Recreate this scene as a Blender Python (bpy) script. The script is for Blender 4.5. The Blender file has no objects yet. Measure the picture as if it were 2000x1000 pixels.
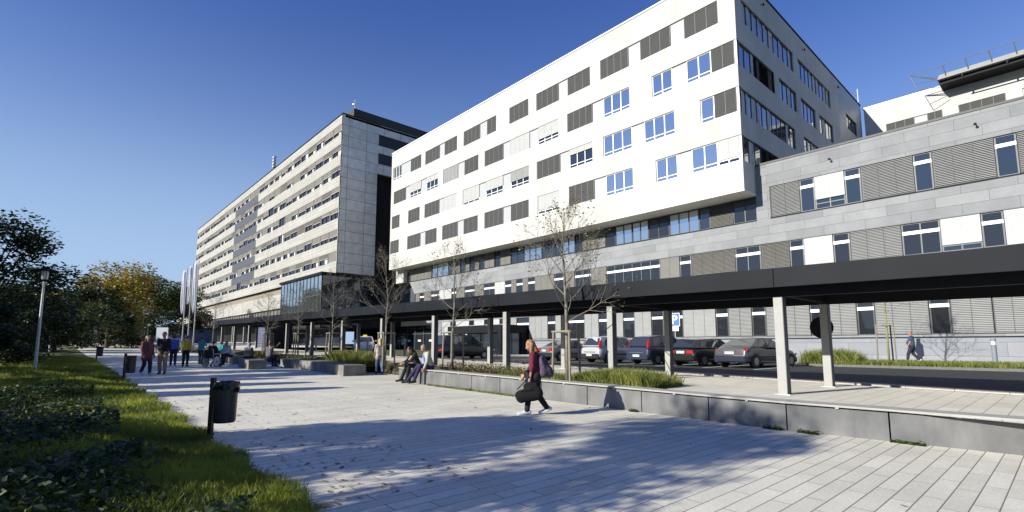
import bpy, math, random
import numpy as np
from mathutils import Vector, Matrix
R = math.radians
SC = bpy.context.scene
COL = SC.collection

# ------------------------------------------------------------------ camera
cd = bpy.data.cameras.new('camera'); cam = bpy.data.objects.new('camera', cd); COL.objects.link(cam)
cam.location = (0, 0, 1.65)
cam.rotation_euler = (R(90 + 6.47), 0, R(47.9))
cd.sensor_width = 36; cd.lens = 36 * 982.5 / 2000; cd.shift_y = 62.5 / 2000
cd.clip_start = 0.1; cd.clip_end = 3000
SC.camera = cam
# ------------------------------------------------------------------ sky, sun, exposure
SUN_EL = 23.0; LX, LY = 0.215, 1.0          # light travels towards (+LX, +LY)
w = bpy.data.worlds.new('World'); SC.world = w; w.use_nodes = True
nt = w.node_tree; bg = nt.nodes['Background']
sky = nt.nodes.new('ShaderNodeTexSky'); sky.sky_type = 'NISHITA'; sky.sun_disc = False
sky.sun_elevation = R(SUN_EL); sky.sun_rotation = math.atan2(-LX, -LY)
sky.altitude = 100; sky.air_density = 1.9; sky.dust_density = 0.1; sky.ozone_density = 4.0
tint = nt.nodes.new('ShaderNodeVectorMath'); tint.operation = 'MULTIPLY'; tint.inputs[1].default_value = (0.42, 0.66, 1.54)   # camera colour balance
nt.links.new(sky.outputs[0], tint.inputs[0]); tcw = nt.nodes.new('ShaderNodeTexCoord'); spw = nt.nodes.new('ShaderNodeSeparateXYZ'); nt.links.new(tcw.outputs['Generated'], spw.inputs[0])
rw = nt.nodes.new('ShaderNodeValToRGB'); rw.color_ramp.interpolation = 'B_SPLINE'
for i_, (p_, v_) in enumerate(((0.0, .80), (.10, .78), (.22, .62), (.36, .24), (.52, .04), (.7, 0.0))):   # pale air low over the horizon
    e_ = rw.color_ramp.elements[i_] if i_ < 2 else rw.color_ramp.elements.new(p_)
    e_.position = p_; e_.color = (v_, v_, v_, 1)
nt.links.new(spw.outputs['Z'], rw.inputs['Fac'])
mw_ = nt.nodes.new('ShaderNodeMix'); mw_.data_type = 'RGBA'; mw_.inputs['B'].default_value = (6.0, 8.3, 11.4, 1)
nt.links.new(rw.outputs['Color'], mw_.inputs['Factor']); nt.links.new(tint.outputs[0], mw_.inputs['A'])
nt.links.new(mw_.outputs['Result'], bg.inputs[0]); bg.inputs[1].default_value = 0.050
sd = bpy.data.lights.new('sun', 'SUN'); sd.energy = 5.0; sd.angle = R(0.55); sd.color = (1.0, 0.955, 0.83)
so = bpy.data.objects.new('sun', sd); COL.objects.link(so)
hl = math.hypot(LX, LY)
so.rotation_euler = Vector((LX / hl, LY / hl, -math.tan(R(SUN_EL)))).to_track_quat('-Z', 'Y').to_euler()
so.location = (-10, -40, 30)
vs = SC.view_settings; vs.view_transform = 'Standard'; vs.look = 'None'; vs.exposure = 0.74; vs.gamma = 1; vs.use_curve_mapping = False

# ------------------------------------------------------------------ helpers
def G(x):                                   # the forecourt rises gently to the left
    return -0.015 * max(-140.0, min(12.0, x))
ROAD = 0.56
def RZ(x, y):                               # terrace height blending to the level car park
    t = min(1.0, max(0.0, (y - 17.0) / 4.0))
    return (G(x) + 0.5) * (1 - t) + ROAD * t
MATS = {}
def mat(name, col, rough=0.7, metal=0.0, spec=0.5, var=0.12, vscale=1.5, detail=6, bump=0.0, bscale=30.0, col2=None, emit=None):
    if name in MATS: return MATS[name]
    m = bpy.data.materials.new(name); m.use_nodes = True; n = m.node_tree; b = n.nodes['Principled BSDF']
    b.inputs['Roughness'].default_value = rough; b.inputs['Metallic'].default_value = metal
    b.inputs['Specular IOR Level'].default_value = spec
    tc = n.nodes.new('ShaderNodeTexCoord')
    if var > 0 or col2:
        no = n.nodes.new('ShaderNodeTexNoise'); no.inputs['Scale'].default_value = vscale; no.inputs['Detail'].default_value = detail
        n.links.new(tc.outputs['Object'], no.inputs['Vector'])
        r = n.nodes.new('ShaderNodeValToRGB'); r.color_ramp.elements[0].position = 0.32; r.color_ramp.elements[1].position = 0.68
        c2 = col2 or tuple(min(1, c * (1 + var)) for c in col)
        c1 = col if col2 else tuple(c * (1 - var) for c in col)
        r.color_ramp.elements[0].color = (*c1, 1); r.color_ramp.elements[1].color = (*c2, 1)
        n.links.new(no.outputs['Fac'], r.inputs['Fac']); n.links.new(r.outputs['Color'], b.inputs['Base Color'])
    else:
        b.inputs['Base Color'].default_value = (*col, 1)
    if bump > 0:
        nb = n.nodes.new('ShaderNodeTexNoise'); nb.inputs['Scale'].default_value = bscale; nb.inputs['Detail'].default_value = 8
        n.links.new(tc.outputs['Object'], nb.inputs['Vector'])
        bn = n.nodes.new('ShaderNodeBump'); bn.inputs['Strength'].default_value = bump; bn.inputs['Distance'].default_value = 0.02
        n.links.new(nb.outputs['Fac'], bn.inputs['Height']); n.links.new(bn.outputs['Normal'], b.inputs['Normal'])
    MATS[name] = m; return m
def brickmat(name, c1, c2, mortar, bw, rh, ms, axes, rough=0.8, offset=0.5, noise=0.15, nscale=0.6, shift=(0, 0), bias=0.0, stain=None, bumpd=0.01):
    m = bpy.data.materials.new(name); m.use_nodes = True; n = m.node_tree; b = n.nodes['Principled BSDF']
    b.inputs['Roughness'].default_value = rough
    tc = n.nodes.new('ShaderNodeTexCoord'); sp = n.nodes.new('ShaderNodeSeparateXYZ'); cb = n.nodes.new('ShaderNodeCombineXYZ')
    n.links.new(tc.outputs['Object'], sp.inputs[0])
    for i, a in enumerate(axes):
        ad = n.nodes.new('ShaderNodeMath'); ad.operation = 'ADD'; ad.inputs[1].default_value = 500 + shift[i]
        n.links.new(sp.outputs['XYZ'.index(a)], ad.inputs[0]); n.links.new(ad.outputs[0], cb.inputs[i])
    br = n.nodes.new('ShaderNodeTexBrick'); br.offset = offset; br.inputs['Scale'].default_value = 1
    for k, v in (('Color1', c1), ('Color2', c2), ('Mortar', mortar)): br.inputs[k].default_value = (*v, 1)
    br.inputs['Mortar Size'].default_value = ms; br.inputs['Mortar Smooth'].default_value = 0.2; br.inputs['Bias'].default_value = bias
    br.inputs['Brick Width'].default_value = bw; br.inputs['Row Height'].default_value = rh
    n.links.new(cb.outputs[0], br.inputs['Vector'])
    no = n.nodes.new('ShaderNodeTexNoise'); no.inputs['Scale'].default_value = nscale; no.inputs['Detail'].default_value = 9; no.inputs['Roughness'].default_value = 0.65
    n.links.new(tc.outputs['Object'], no.inputs['Vector'])
    mr = n.nodes.new('ShaderNodeMapRange'); mr.inputs[1].default_value = 0.3; mr.inputs[2].default_value = 0.7
    mr.inputs[3].default_value = 1 - noise; mr.inputs[4].default_value = 1 + noise
    n.links.new(no.outputs['Fac'], mr.inputs[0])
    # fine speckle
    n2 = n.nodes.new('ShaderNodeTexNoise'); n2.inputs['Scale'].default_value = 35; n2.inputs['Detail'].default_value = 4
    n.links.new(tc.outputs['Object'], n2.inputs['Vector'])
    m2 = n.nodes.new('ShaderNodeMapRange'); m2.inputs[1].default_value = 0.3; m2.inputs[2].default_value = 0.7
    m2.inputs[3].default_value = 1 - noise * 0.7; m2.inputs[4].default_value = 1 + noise * 0.7
    n.links.new(n2.outputs['Fac'], m2.inputs[0])
    mm = n.nodes.new('ShaderNodeMath'); mm.operation = 'MULTIPLY'
    n.links.new(mr.outputs[0], mm.inputs[0]); n.links.new(m2.outputs[0], mm.inputs[1])
    sc = n.nodes.new('ShaderNodeVectorMath'); sc.operation = 'SCALE'
    n.links.new(br.outputs['Color'], sc.inputs[0]); n.links.new(mm.outputs[0], sc.inputs['Scale'])
    out = sc.outputs[0]
    if stain:
        n3 = n.nodes.new('ShaderNodeTexNoise'); n3.inputs['Scale'].default_value = stain[1]; n3.inputs['Detail'].default_value = 5
        n.links.new(tc.outputs['Object'], n3.inputs['Vector'])
        m3 = n.nodes.new('ShaderNodeMapRange'); m3.inputs[1].default_value = 0.55; m3.inputs[2].default_value = 0.75
        n.links.new(n3.outputs['Fac'], m3.inputs[0])
        mx = n.nodes.new('ShaderNodeMix'); mx.data_type = 'RGBA'; mx.inputs['B'].default_value = (*stain[0], 1)
        mu = n.nodes.new('ShaderNodeMath'); mu.operation = 'MULTIPLY'; mu.inputs[1].default_value = stain[2]
        n.links.new(m3.outputs[0], mu.inputs[0]); n.links.new(mu.outputs[0], mx.inputs['Factor']); n.links.new(out, mx.inputs['A'])
        out = mx.outputs['Result']
    n.links.new(out, b.inputs['Base Color'])
    bn = n.nodes.new('ShaderNodeBump'); bn.inputs['Strength'].default_value = 0.6; bn.inputs['Distance'].default_value = bumpd; bn.invert = True
    n.links.new(br.outputs['Fac'], bn.inputs['Height'])
    n.links.new(bn.outputs['Normal'], b.inputs['Normal'])
    MATS[name] = m; return m

class MB:
    def __init__(s, T=None): s.v = []; s.f = []; s.mi = []; s.T = T; s.c = 0
    def m(s, i): s.c = i; return s
    def add(s, vs, fs):
        o = len(s.v)
        s.v += [s.T(*p) for p in vs] if s.T else [tuple(p) for p in vs]
        for f in fs: s.f.append([o + i for i in f]); s.mi.append(s.c)
        return s
    def box(s, a0, a1, b0, b1, c0, c1):
        vs = [(x, y, z) for x in (a0, a1) for y in (b0, b1) for z in (c0, c1)]
        return s.add(vs, [(0, 1, 3, 2), (4, 6, 7, 5), (0, 4, 5, 1), (2, 3, 7, 6), (0, 2, 6, 4), (1, 5, 7, 3)])
    def quad(s, *p): return s.add(p, [tuple(range(len(p)))])
    def prism(s, poly, b0, b1, axis='y'):       # polygon in (a, z) extruded along the middle axis
        n = len(poly); vs = [(a, b0, z) for a, z in poly] + [(a, b1, z) for a, z in poly]
        if axis == 'x': vs = [(b, a, z) for a, b, z in vs]
        if axis == 'z': vs = [(a, z, b) for a, b, z in vs]
        fs = [tuple(range(n)), tuple(range(2 * n - 1, n - 1, -1))] + [(i, (i + 1) % n, n + (i + 1) % n, n + i) for i in range(n)]
        return s.add(vs, fs)
    def tube(s, p0, p1, r0, r1=None, n=8, caps=True):
        r1 = r0 if r1 is None else r1
        p0 = Vector(p0); p1 = Vector(p1); d = (p1 - p0)
        if d.length < 1e-6: return s
        d.normalize(); a = d.orthogonal().normalized(); b = d.cross(a)
        vs = []
        for p, r in ((p0, r0), (p1, r1)):
            for k in range(n):
                t = 2 * math.pi * k / n; vs.append(tuple(p + a * (r * math.cos(t)) + b * (r * math.sin(t))))
        fs = [(i, (i + 1) % n, n + (i + 1) % n, n + i) for i in range(n)]
        if caps: fs += [tuple(range(n - 1, -1, -1)), tuple(range(n, 2 * n))]
        return s.add(vs, fs)
    def lathe(s, prof, c=(0, 0, 0), n=16):      # profile of (r, z)
        vs = []; fs = []
        for r, z in prof:
            for k in range(n):
                t = 2 * math.pi * k / n; vs.append((c[0] + r * math.cos(t), c[1] + r * math.sin(t), c[2] + z))
        for j in range(len(prof) - 1):
            for k in range(n):
                fs.append((j * n + k, j * n + (k + 1) % n, (j + 1) * n + (k + 1) % n, (j + 1) * n + k))
        return s.add(vs, fs)
    def build(s, name, mats, parent=None, smooth=False, loc=None, rz=None):
        me = bpy.data.meshes.new(name); me.from_pydata(s.v, [], s.f)
        if not isinstance(mats, (list, tuple)): mats = [mats]
        for m in mats: me.materials.append(m)
        if len(mats) > 1: me.polygons.foreach_set('material_index', s.mi)
        if smooth: me.polygons.foreach_set('use_smooth', [True] * len(me.polygons))
        me.update()
        o = bpy.data.objects.new(name, me); COL.objects.link(o)
        if parent: o.parent = parent
        if loc: o.location = loc
        if rz is not None: o.rotation_euler[2] = rz
        return o
def tag(o, label=None, cat=None, group=None, kind=None):
    if label: o['label'] = label
    if cat: o['category'] = cat
    if group: o['group'] = group
    if kind: o['kind'] = kind
    return o
def thing(name, label, cat, loc=(0, 0, 0), rz=0.0, group=None):
    o = bpy.data.objects.new(name, None); COL.objects.link(o); o.location = loc; o.rotation_euler[2] = rz
    o.empty_display_size = 0.3
    return tag(o, label, cat, group)
def copy_tree(o, parent=None):
    c = o.copy(); COL.objects.link(c); c.parent = parent
    for ch in list(o.children): copy_tree(ch, c)
    return c
# ------------------------------------------------------------------ materials
WHITE = mat('white_render', (0.40, 0.395, 0.38), 0.85, col2=(0.48, 0.475, 0.455), vscale=0.35, detail=9, bump=0.15, bscale=60)
def streaks(m, sx=2.2, sz=0.10, amt=0.10):   # faint rain streaks running down the wall
    n = m.node_tree; b = n.nodes['Principled BSDF']; src = b.inputs['Base Color'].links[0].from_socket
    tc = n.nodes.new('ShaderNodeTexCoord'); mp = n.nodes.new('ShaderNodeMapping'); mp.inputs['Scale'].default_value = (sx, sx, sz); n.links.new(tc.outputs['Object'], mp.inputs[0])
    no = n.nodes.new('ShaderNodeTexNoise'); no.inputs['Scale'].default_value = 1.0; no.inputs['Detail'].default_value = 7; no.inputs['Roughness'].default_value = 0.7; n.links.new(mp.outputs[0], no.inputs['Vector'])
    mr = n.nodes.new('ShaderNodeMapRange'); mr.inputs[1].default_value = .35; mr.inputs[2].default_value = .7; mr.inputs[3].default_value = 1 + amt * .3; mr.inputs[4].default_value = 1 - amt; n.links.new(no.outputs['Fac'], mr.inputs[0])
    sc = n.nodes.new('ShaderNodeVectorMath'); sc.operation = 'SCALE'; n.links.new(src, sc.inputs[0]); n.links.new(mr.outputs[0], sc.inputs['Scale']); n.links.new(sc.outputs[0], b.inputs['Base Color'])
streaks(WHITE)
WHITE2 = mat('white_panel', (0.33, 0.34, 0.36), 0.6, var=0.02)
SOFFIT = mat('soffit_paint', (0.62, 0.60, 0.55), 0.9, var=0.04)
STONE = brickmat('grey_stone_cladding', (0.172, 0.180, 0.194), (0.225, 0.233, 0.247), (0.08, 0.083, 0.095), 2.3, 0.62, 0.008, 'XZ', noise=0.12, nscale=0.8, shift=(0.3, 0.12))
PLINTH = brickmat('grey_plinth', (0.18, 0.19, 0.215), (0.21, 0.22, 0.245), (0.10, 0.105, 0.12), 2.4, 0.75, 0.008, 'XZ', noise=0.10, nscale=0.8, shift=(0.3, -0.05))
OLDP = brickmat('ribbed_concrete_panel', (0.295, 0.288, 0.27), (0.335, 0.328, 0.31), (0.15, 0.14, 0.12), 7.0, 0.55, 0.018, 'XZ', noise=0.10, nscale=0.5, shift=(0, 0.1), offset=0)
OLDS = brickmat('concrete_side_panel', (0.60, 0.58, 0.53), (0.68, 0.66, 0.61), (0.10, 0.10, 0.10), 2.95, 1.6475, 0.03, 'YZ', noise=0.18, nscale=1.1, shift=(0.0, 0.35), offset=0)
OLDBLUE = mat('slate_spandrel', (0.055, 0.058, 0.075), 0.6, var=0.15)
BROWN = mat('brown_board', (0.2, 0.17, 0.14), 0.8, var=0.15, vscale=3)
COPING = mat('metal_coping', (0.055, 0.058, 0.064), 0.6, metal=0.0, var=0.1)
DARK = mat('dark_void', (0.012, 0.013, 0.016), 0.5, var=0)
DARKM = mat('anthracite_metal', (0.011, 0.012, 0.015), 0.6, spec=0.12, var=0.15, vscale=0.8)
FASC = mat('canopy_sheet', (0.010, 0.012, 0.016), 0.6, metal=0.0, spec=0.12, var=0.25, vscale=0.5)
BGREY = mat('grey_blind', (0.054, 0.055, 0.057), 0.7, metal=0.0, spec=0.2, var=0.05)
BMID = mat('silver_blind', (0.235, 0.240, 0.243), 0.65, metal=0.0, spec=0.3, var=0.05)
BLITE = mat('white_blind', (0.36, 0.365, 0.37), 0.6, var=0.03)
BWARM = mat('sand_blind', (0.125, 0.121, 0.110), 0.6, var=0.08, vscale=4)
FRAMEW = mat('white_frame', (0.80, 0.80, 0.80), 0.4, var=0)
FRAMED = mat('dark_frame', (0.035, 0.037, 0.042), 0.4, metal=0.4, var=0)
FRAMEG = mat('grey_frame', (0.075, 0.085, 0.10), 0.5, metal=0.0, var=0)
def glass(name, tint, refl, rough=0.03):
    m = bpy.data.materials.new(name); m.use_nodes = True; n = m.node_tree; b = n.nodes['Principled BSDF']
    b.inputs['Base Color'].default_value = (*tint, 1); b.inputs['Roughness'].default_value = rough
    b.inputs['Metallic'].default_value = refl; b.inputs['Specular IOR Level'].default_value = 0.8
    tc = n.nodes.new('ShaderNodeTexCoord'); no = n.nodes.new('ShaderNodeTexNoise'); no.inputs['Scale'].default_value = 0.9; no.inputs['Detail'].default_value = 1
    n.links.new(tc.outputs['Object'], no.inputs['Vector'])
    bn = n.nodes.new('ShaderNodeBump'); bn.inputs['Strength'].default_value = 0.12; bn.inputs['Distance'].default_value = 0.05
    n.links.new(no.outputs['Fac'], bn.inputs['Height']); n.links.new(bn.outputs['Normal'], b.inputs['Normal'])
    return m
GBLUE = glass('blue_coated_glass', (0.62, 0.66, 0.66), 0.95)
GDARK = glass('dark_glass', (0.055, 0.062, 0.075), 0.7)
GMID = glass('tinted_glass', (0.10, 0.125, 0.145), 0.85)
GSIDE = glass('side_window_glass', (0.36, 0.38, 0.42), 0.9)
GCAR = glass('car_glass', (0.10, 0.11, 0.12), 0.7)
PAVE = brickmat('plaza_paving', (0.55, 0.52, 0.435), (0.64, 0.61, 0.515), (0.17, 0.16, 0.135), 1.05, 0.205, 0.0065, 'YX', noise=0.16, nscale=0.45, offset=0.37, stain=((0.33, 0.31, 0.28), 0.45, 0.6))
PAVE2 = brickmat('terrace_paving', (0.56, 0.53, 0.475), (0.62, 0.595, 0.535), (0.27, 0.26, 0.24), 0.9, 0.30, 0.007, 'YX', noise=0.10, nscale=0.6, offset=0.41)
ASPH = mat('asphalt', (0.019, 0.0195, 0.021), 0.92, var=0.25, vscale=1.2, bump=0.4, bscale=120)
KERB = mat('kerb_stone', (0.46, 0.45, 0.43), 0.85, var=0.1, vscale=5, bump=0.2, bscale=50)
LINEW = mat('road_paint', (0.7, 0.7, 0.68), 0.8, var=0.1, vscale=8)
CONC = mat('wall_concrete', (0.095, 0.097, 0.102), 0.85, col2=(0.165, 0.166, 0.17), vscale=1.3, detail=10, bump=0.25, bscale=40)
streaks(CONC, 3.5, 0.8, 0.22)
CONC2 = mat('bench_concrete', (0.19, 0.18, 0.158), 0.85, var=0.22, vscale=2.2, bump=0.25, bscale=40)
streaks(CONC2, 5, 0.8, 0.35)
BOARD = mat('bench_board', (0.30, 0.295, 0.28), 0.7, var=0.08, vscale=6)
SOIL = mat('bed_soil', (0.06, 0.045, 0.03), 0.95, var=0.3, vscale=6, bump=0.6, bscale=30)
LEAFLIT = mat('leaf_litter', (0.10, 0.05, 0.022), 0.95, col2=(0.24, 0.14, 0.07), vscale=14, bump=0.6, bscale=30)
LAWN = mat('lawn_soil', (0.028, 0.038, 0.010), 0.95, col2=(0.08, 0.10, 0.022), vscale=1.2, bump=0.8, bscale=25)
GALV = mat('galvanised_steel', (0.50, 0.51, 0.52), 0.5, metal=0.35, var=0.12, vscale=4)
COLM = mat('column_paint', (0.27, 0.27, 0.262), 0.55, var=0.06, vscale=6)
COLD = mat('column_shade_side', (0.05, 0.055, 0.065), 0.5, metal=0.3, var=0.1)
BLACKP = mat('black_plastic', (0.012, 0.012, 0.013), 0.35, var=0.1, vscale=20)
WOOD = mat('stake_wood', (0.20, 0.18, 0.14), 0.85, var=0.2, vscale=6)
BARK = mat('bark', (0.15, 0.14, 0.115), 0.95, var=0.25, vscale=14, bump=0.5, bscale=40)
BARKD = mat('dark_bark', (0.06, 0.05, 0.04), 0.95, var=0.25, vscale=8)
def leafmat(name, c1, c2, vscale=0.6, rough=0.55, trans=0.25):
    m = mat(name, c1, rough, col2=c2, vscale=vscale, detail=3)
    n = m.node_tree; b = n.nodes['Principled BSDF']
    out = [x for x in n.nodes if x.type == 'OUTPUT_MATERIAL'][0]
    tr = n.nodes.new('ShaderNodeBsdfTranslucent'); mx = n.nodes.new('ShaderNodeMixShader'); mx.inputs[0].default_value = trans
    src = b.inputs['Base Color'].links[0].from_socket
    n.links.new(src, tr.inputs[0]); n.links.new(b.outputs[0], mx.inputs[1]); n.links.new(tr.outputs[0], mx.inputs[2]); n.links.new(mx.outputs[0], out.inputs[0])
    return m
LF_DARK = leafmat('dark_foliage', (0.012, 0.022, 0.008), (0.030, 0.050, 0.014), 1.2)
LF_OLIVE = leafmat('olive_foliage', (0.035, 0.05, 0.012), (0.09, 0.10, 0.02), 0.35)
LF_YEL = leafmat('yellowing_foliage', (0.09, 0.10, 0.015), (0.42, 0.29, 0.03), 0.22)
LF_GRN = leafmat('green_foliage', (0.03, 0.055, 0.012), (0.07, 0.10, 0.02), 0.5)
LF_FEW = leafmat('autumn_leaves', (0.10, 0.10, 0.02), (0.36, 0.27, 0.12), 5)
LF_IVY = leafmat('ground_leaves', (0.014, 0.032, 0.009), (0.045, 0.075, 0.016), 3, rough=0.6)
LF_RED = leafmat('russet_shrub', (0.11, 0.055, 0.03), (0.16, 0.13, 0.05), 1.5)
GRASSB = leafmat('grass_blade', (0.06, 0.09, 0.010), (0.36, 0.40, 0.045), 1.0, trans=0.3)
GRASSO = leafmat('ornamental_grass', (0.07, 0.10, 0.012), (0.24, 0.25, 0.05), 2.0, trans=0.3)
# ------------------------------------------------------------------ facade kit: (u along, d outward, z up)
rnd = random.Random(7)
def TF(Y0): return lambda u, d, z: (u, Y0 - d, z)
def TS(X0): return lambda u, d, z: (X0 + d, u, z)
def slab_bands(mb, u0, u1, zb, zt, bands, th=0.3, back=0.26):
    """wall slab of thickness th with openings; bands = [(z0, z1, [(a, b)...])] ; material 0 wall, 1 dark back"""
    z = zb
    for z0, z1, ops in sorted(bands):
        if z0 > z: mb.m(0).box(u0, u1, -th, 0, z, z0)
        cur = u0
        for a, b in sorted(ops):
            if a > cur + 1e-3: mb.m(0).box(cur, a, -th, 0, z0, z1)
            mb.m(1).quad((a, -back, z0), (b, -back, z0), (b, -back, z1), (a, -back, z1))
            cur = b
        if cur < u1 - 1e-3: mb.m(0).box(cur, u1, -th, 0, z0, z1)
        z = z1
    if z < zt: mb.m(0).box(u0, u1, -th, 0, z, zt)
def merge(segs):
    out = []
    for a, k, b in segs:
        if out and abs(out[-1][1] - a) < 0.02: out[-1][1] = b
        else: out.append([a, b])
    return [tuple(o) for o in out]
def slats(mb, u0, u1, z0, z1, d0, d1, pitch, cords=2, rails=True, cov=.8):
    n = max(2, int((z1 - z0) / pitch)); p = (z1 - z0) / n
    for i in range(n):
        a = z0 + i * p
        mb.m(0).quad((u0, d1, a + 0.03 * p), (u1, d1, a + 0.03 * p), (u1, d0, a + cov * p), (u0, d0, a + cov * p))
    for i in range(1, cords + 1):
        u = u0 + (u1 - u0) * i / (cords + 1); mb.m(1).box(u - 0.012, u + 0.012, d1, d1 + 0.006, z0, z1)
    if rails:
        for u in (u0, u1 - 0.03): mb.m(1).box(u, u + 0.03, d0 - 0.01, d1 + 0.01, z0, z1)
        mb.m(1).box(u0 + 0.03, u1 - 0.03, d0 - 0.01, d1 + 0.012, z0, z0 + 0.04)
def blind(T, par, u0, u1, z0, z1, m, pitch=0.09, d=-0.05, cordm=None, name='blind', cov=.78):
    mb = MB(T); w_ = u1 - u0
    slats(mb, u0 + 0.02, u1 - 0.02, z0, z1, d - (0.012 if cov > .9 else .045), d, pitch, cords=max(1, int(w_ / 1.0)), cov=cov)
    return mb.build(name, [m, cordm or m], par)
def window(T, par, u0, u1, z0, z1, n, fm, gm, fw=0.07, mw=0.07, transom=0.0, d=-0.13, bar=None, name='window'):
    """framed window of n lights; pane is its sub-part"""
    f = MB(T); a, b = u0 + 0.01, u1 - 0.01; dd0, dd1 = d - 0.04, d + 0.03
    f.box(a, a + fw, dd0, dd1, z0, z1); f.box(b - fw, b, dd0, dd1, z0, z1)
    f.box(a + fw, b - fw, dd0, dd1, z0, z0 + fw); f.box(a + fw, b - fw, dd0, dd1, z1 - fw, z1)
    for i in range(1, n):
        u = a + (b - a) * i / n; f.box(u - mw / 2, u + mw / 2, dd0, dd1 - 0.002, z0 + fw, z1 - fw)
    if transom:
        zt = z0 + (z1 - z0) * transom; f.box(a + fw, b - fw, d - 0.03, d + 0.035, zt - 0.03, zt + 0.03)
    o = f.build(name, fm, par)
    MB(T).box(a + 0.02, b - 0.02, d - 0.03, d - 0.01, z0 + 0.02, z1 - 0.02).build('pane', gm, o)
    if bar:
        zz = z0 + (z1 - z0) * bar; MB(T).box(a + 0.02, b - 0.02, d - 0.005, d + 0.045, zz - 0.10, zz + 0.10).build('light_shelf', FRAMEW, o)
    return o
def panel(T, par, u0, u1, z0, z1, m, d=-0.12, name='infill_panel'):
    mb = MB(T).box(u0, u1 - 0.01, d - 0.03, d, z0 + 0.05, z1 - 0.02); mb.box(u0, u1 - 0.01, d, d + 0.02, z0 + 0.02, z0 + 0.05)
    return mb.build(name, m, par)
def fill_row(T, par, segs, z0, z1, st):
    for a, k, b in segs:
        c, n = k[0], int(k[1:]) if len(k) > 1 else 1
        if c == 'G': window(T, par, a, b, z0, z1, n, FRAMEW if st == 'white' else FRAMED, GBLUE, transom=0.17 if st == 'white' else 0, fw=0.06, mw=0.08)
        elif c == 'W': panel(T, par, a, b, z0, z1, WHITE2)
        elif c == 'B': blind(T, par, a, b, z0 + 0.03, z1, BGREY if st == 'white' else BMID, 0.11 if st == 'white' else 0.095, cordm=BMID if st == 'white' else COPING, cov=.97 if st == 'white' else .66)
        elif c == 'L': blind(T, par, a, b, z0 + 0.03, z1, BLITE, 0.095, cov=.97)
        elif c == 'P': blind(T, par, a, b, z0 + 0.03, z1, BWARM if z0 > 5 else BMID, 0.095, cordm=COPING, cov=.92 if a < -20 else .74)
        elif c in 'HM':
            zs = z1 - (z1 - z0) * n / 10
            o = window(T, par, a, b, z0, z1, max(2, round((b - a) / 1.0)), FRAMEW if st == 'white' else FRAMEG, GMID if c == 'H' else GDARK, transom=0.17)
            blind(T, o, a, b, zs, z1, BLITE if c == 'H' else BMID, 0.095, cov=.97)
        elif c == 'D': window(T, par, a, b, z0, z1, n, FRAMED, rnd.choice([GDARK, GMID]), fw=0.06)
        elif c == 'N': window(T, par, a, b, z0, z1, n, FRAMEG if z0 > 5 else FRAMED, GMID if z0 > 10 else GDARK, fw=0.07, bar=0.70 if z0 < 10 else 0.76)

R1 = [(-65.33, 'G3', -62.9), (-62.9, 'W', -60.42), (-60.42, 'B', -57.57), (-56.55, 'B', -53.23), (-53.23, 'W', -52.07), (-52.07, 'B', -49.28), (-47.91, 'B', -44.77), (-44.77, 'W', -43.46), (-43.46, 'B', -41.75), (-39.51, 'B', -36.49), (-35.3, 'B', -32.22), (-32.22, 'W', -31.02), (-31.02, 'B', -28.17), (-26.99, 'B', -23.95), (-23.95, 'W', -22.75), (-22.75, 'B', -19.87), (-19.87, 'W', -18.68), (-18.68, 'B', -15.87)]
R2 = [(-64.93, 'B', -61.65), (-61.65, 'W', -60.51), (-60.51, 'H6', -57.53), (-57.53, 'W', -56.23), (-56.23, 'H4', -53.42), (-52.2, 'M10', -49.07), (-49.07, 'W', -47.75), (-47.75, 'B', -44.95), (-43.79, 'B', -40.59), (-40.59, 'W', -39.45), (-39.45, 'L', -36.36), (-36.36, 'W', -35.15), (-35.15, 'H7', -32.26), (-31.08, 'B', -28.02), (-28.02, 'W', -26.78), (-26.78, 'G3', -23.92), (-21.69, 'G2', -19.85), (-19.85, 'W', -18.63), (-18.63, 'G2', -16.61), (-16.61, 'B', -14.81)]
R3 = [(-65.31, 'B', -63.09), (-60.72, 'B', -57.71), (-56.5, 'B', -53.11), (-53.11, 'W', -52.16), (-52.16, 'L', -49.2), (-47.96, 'H8', -44.8), (-44.8, 'W', -43.62), (-43.62, 'H6', -40.6), (-40.6, 'W', -39.35), (-39.35, 'M6', -36.45), (-35.29, 'B', -32.11), (-32.11, 'W', -30.92), (-30.92, 'H3', -28.06), (-26.82, 'G3', -23.79), (-23.79, 'W', -22.6), (-22.6, 'G3', -19.75), (-17.58, 'G1', -16.52), (-16.52, 'B', -14.81)]
R4 = [(-65.6, 'B', -63.15), (-60.8, 'B', -57.54), (-57.54, 'W', -56.28), (-56.28, 'B', -53.5), (-52.25, 'B', -49.05), (-49.05, 'W', -47.8), (-47.8, 'B', -44.99), (-43.77, 'B', -40.58), (-40.58, 'W', -39.33), (-39.33, 'B', -36.48), (-35.2, 'H8', -32.22), (-30.98, 'B', -27.95), (-27.95, 'W', -26.68), (-26.68, 'G3', -23.79), (-21.57, 'G2', -19.68), (-19.68, 'W', -18.48), (-18.48, 'G2', -16.41), (-16.41, 'H8', -14.81)]
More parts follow.
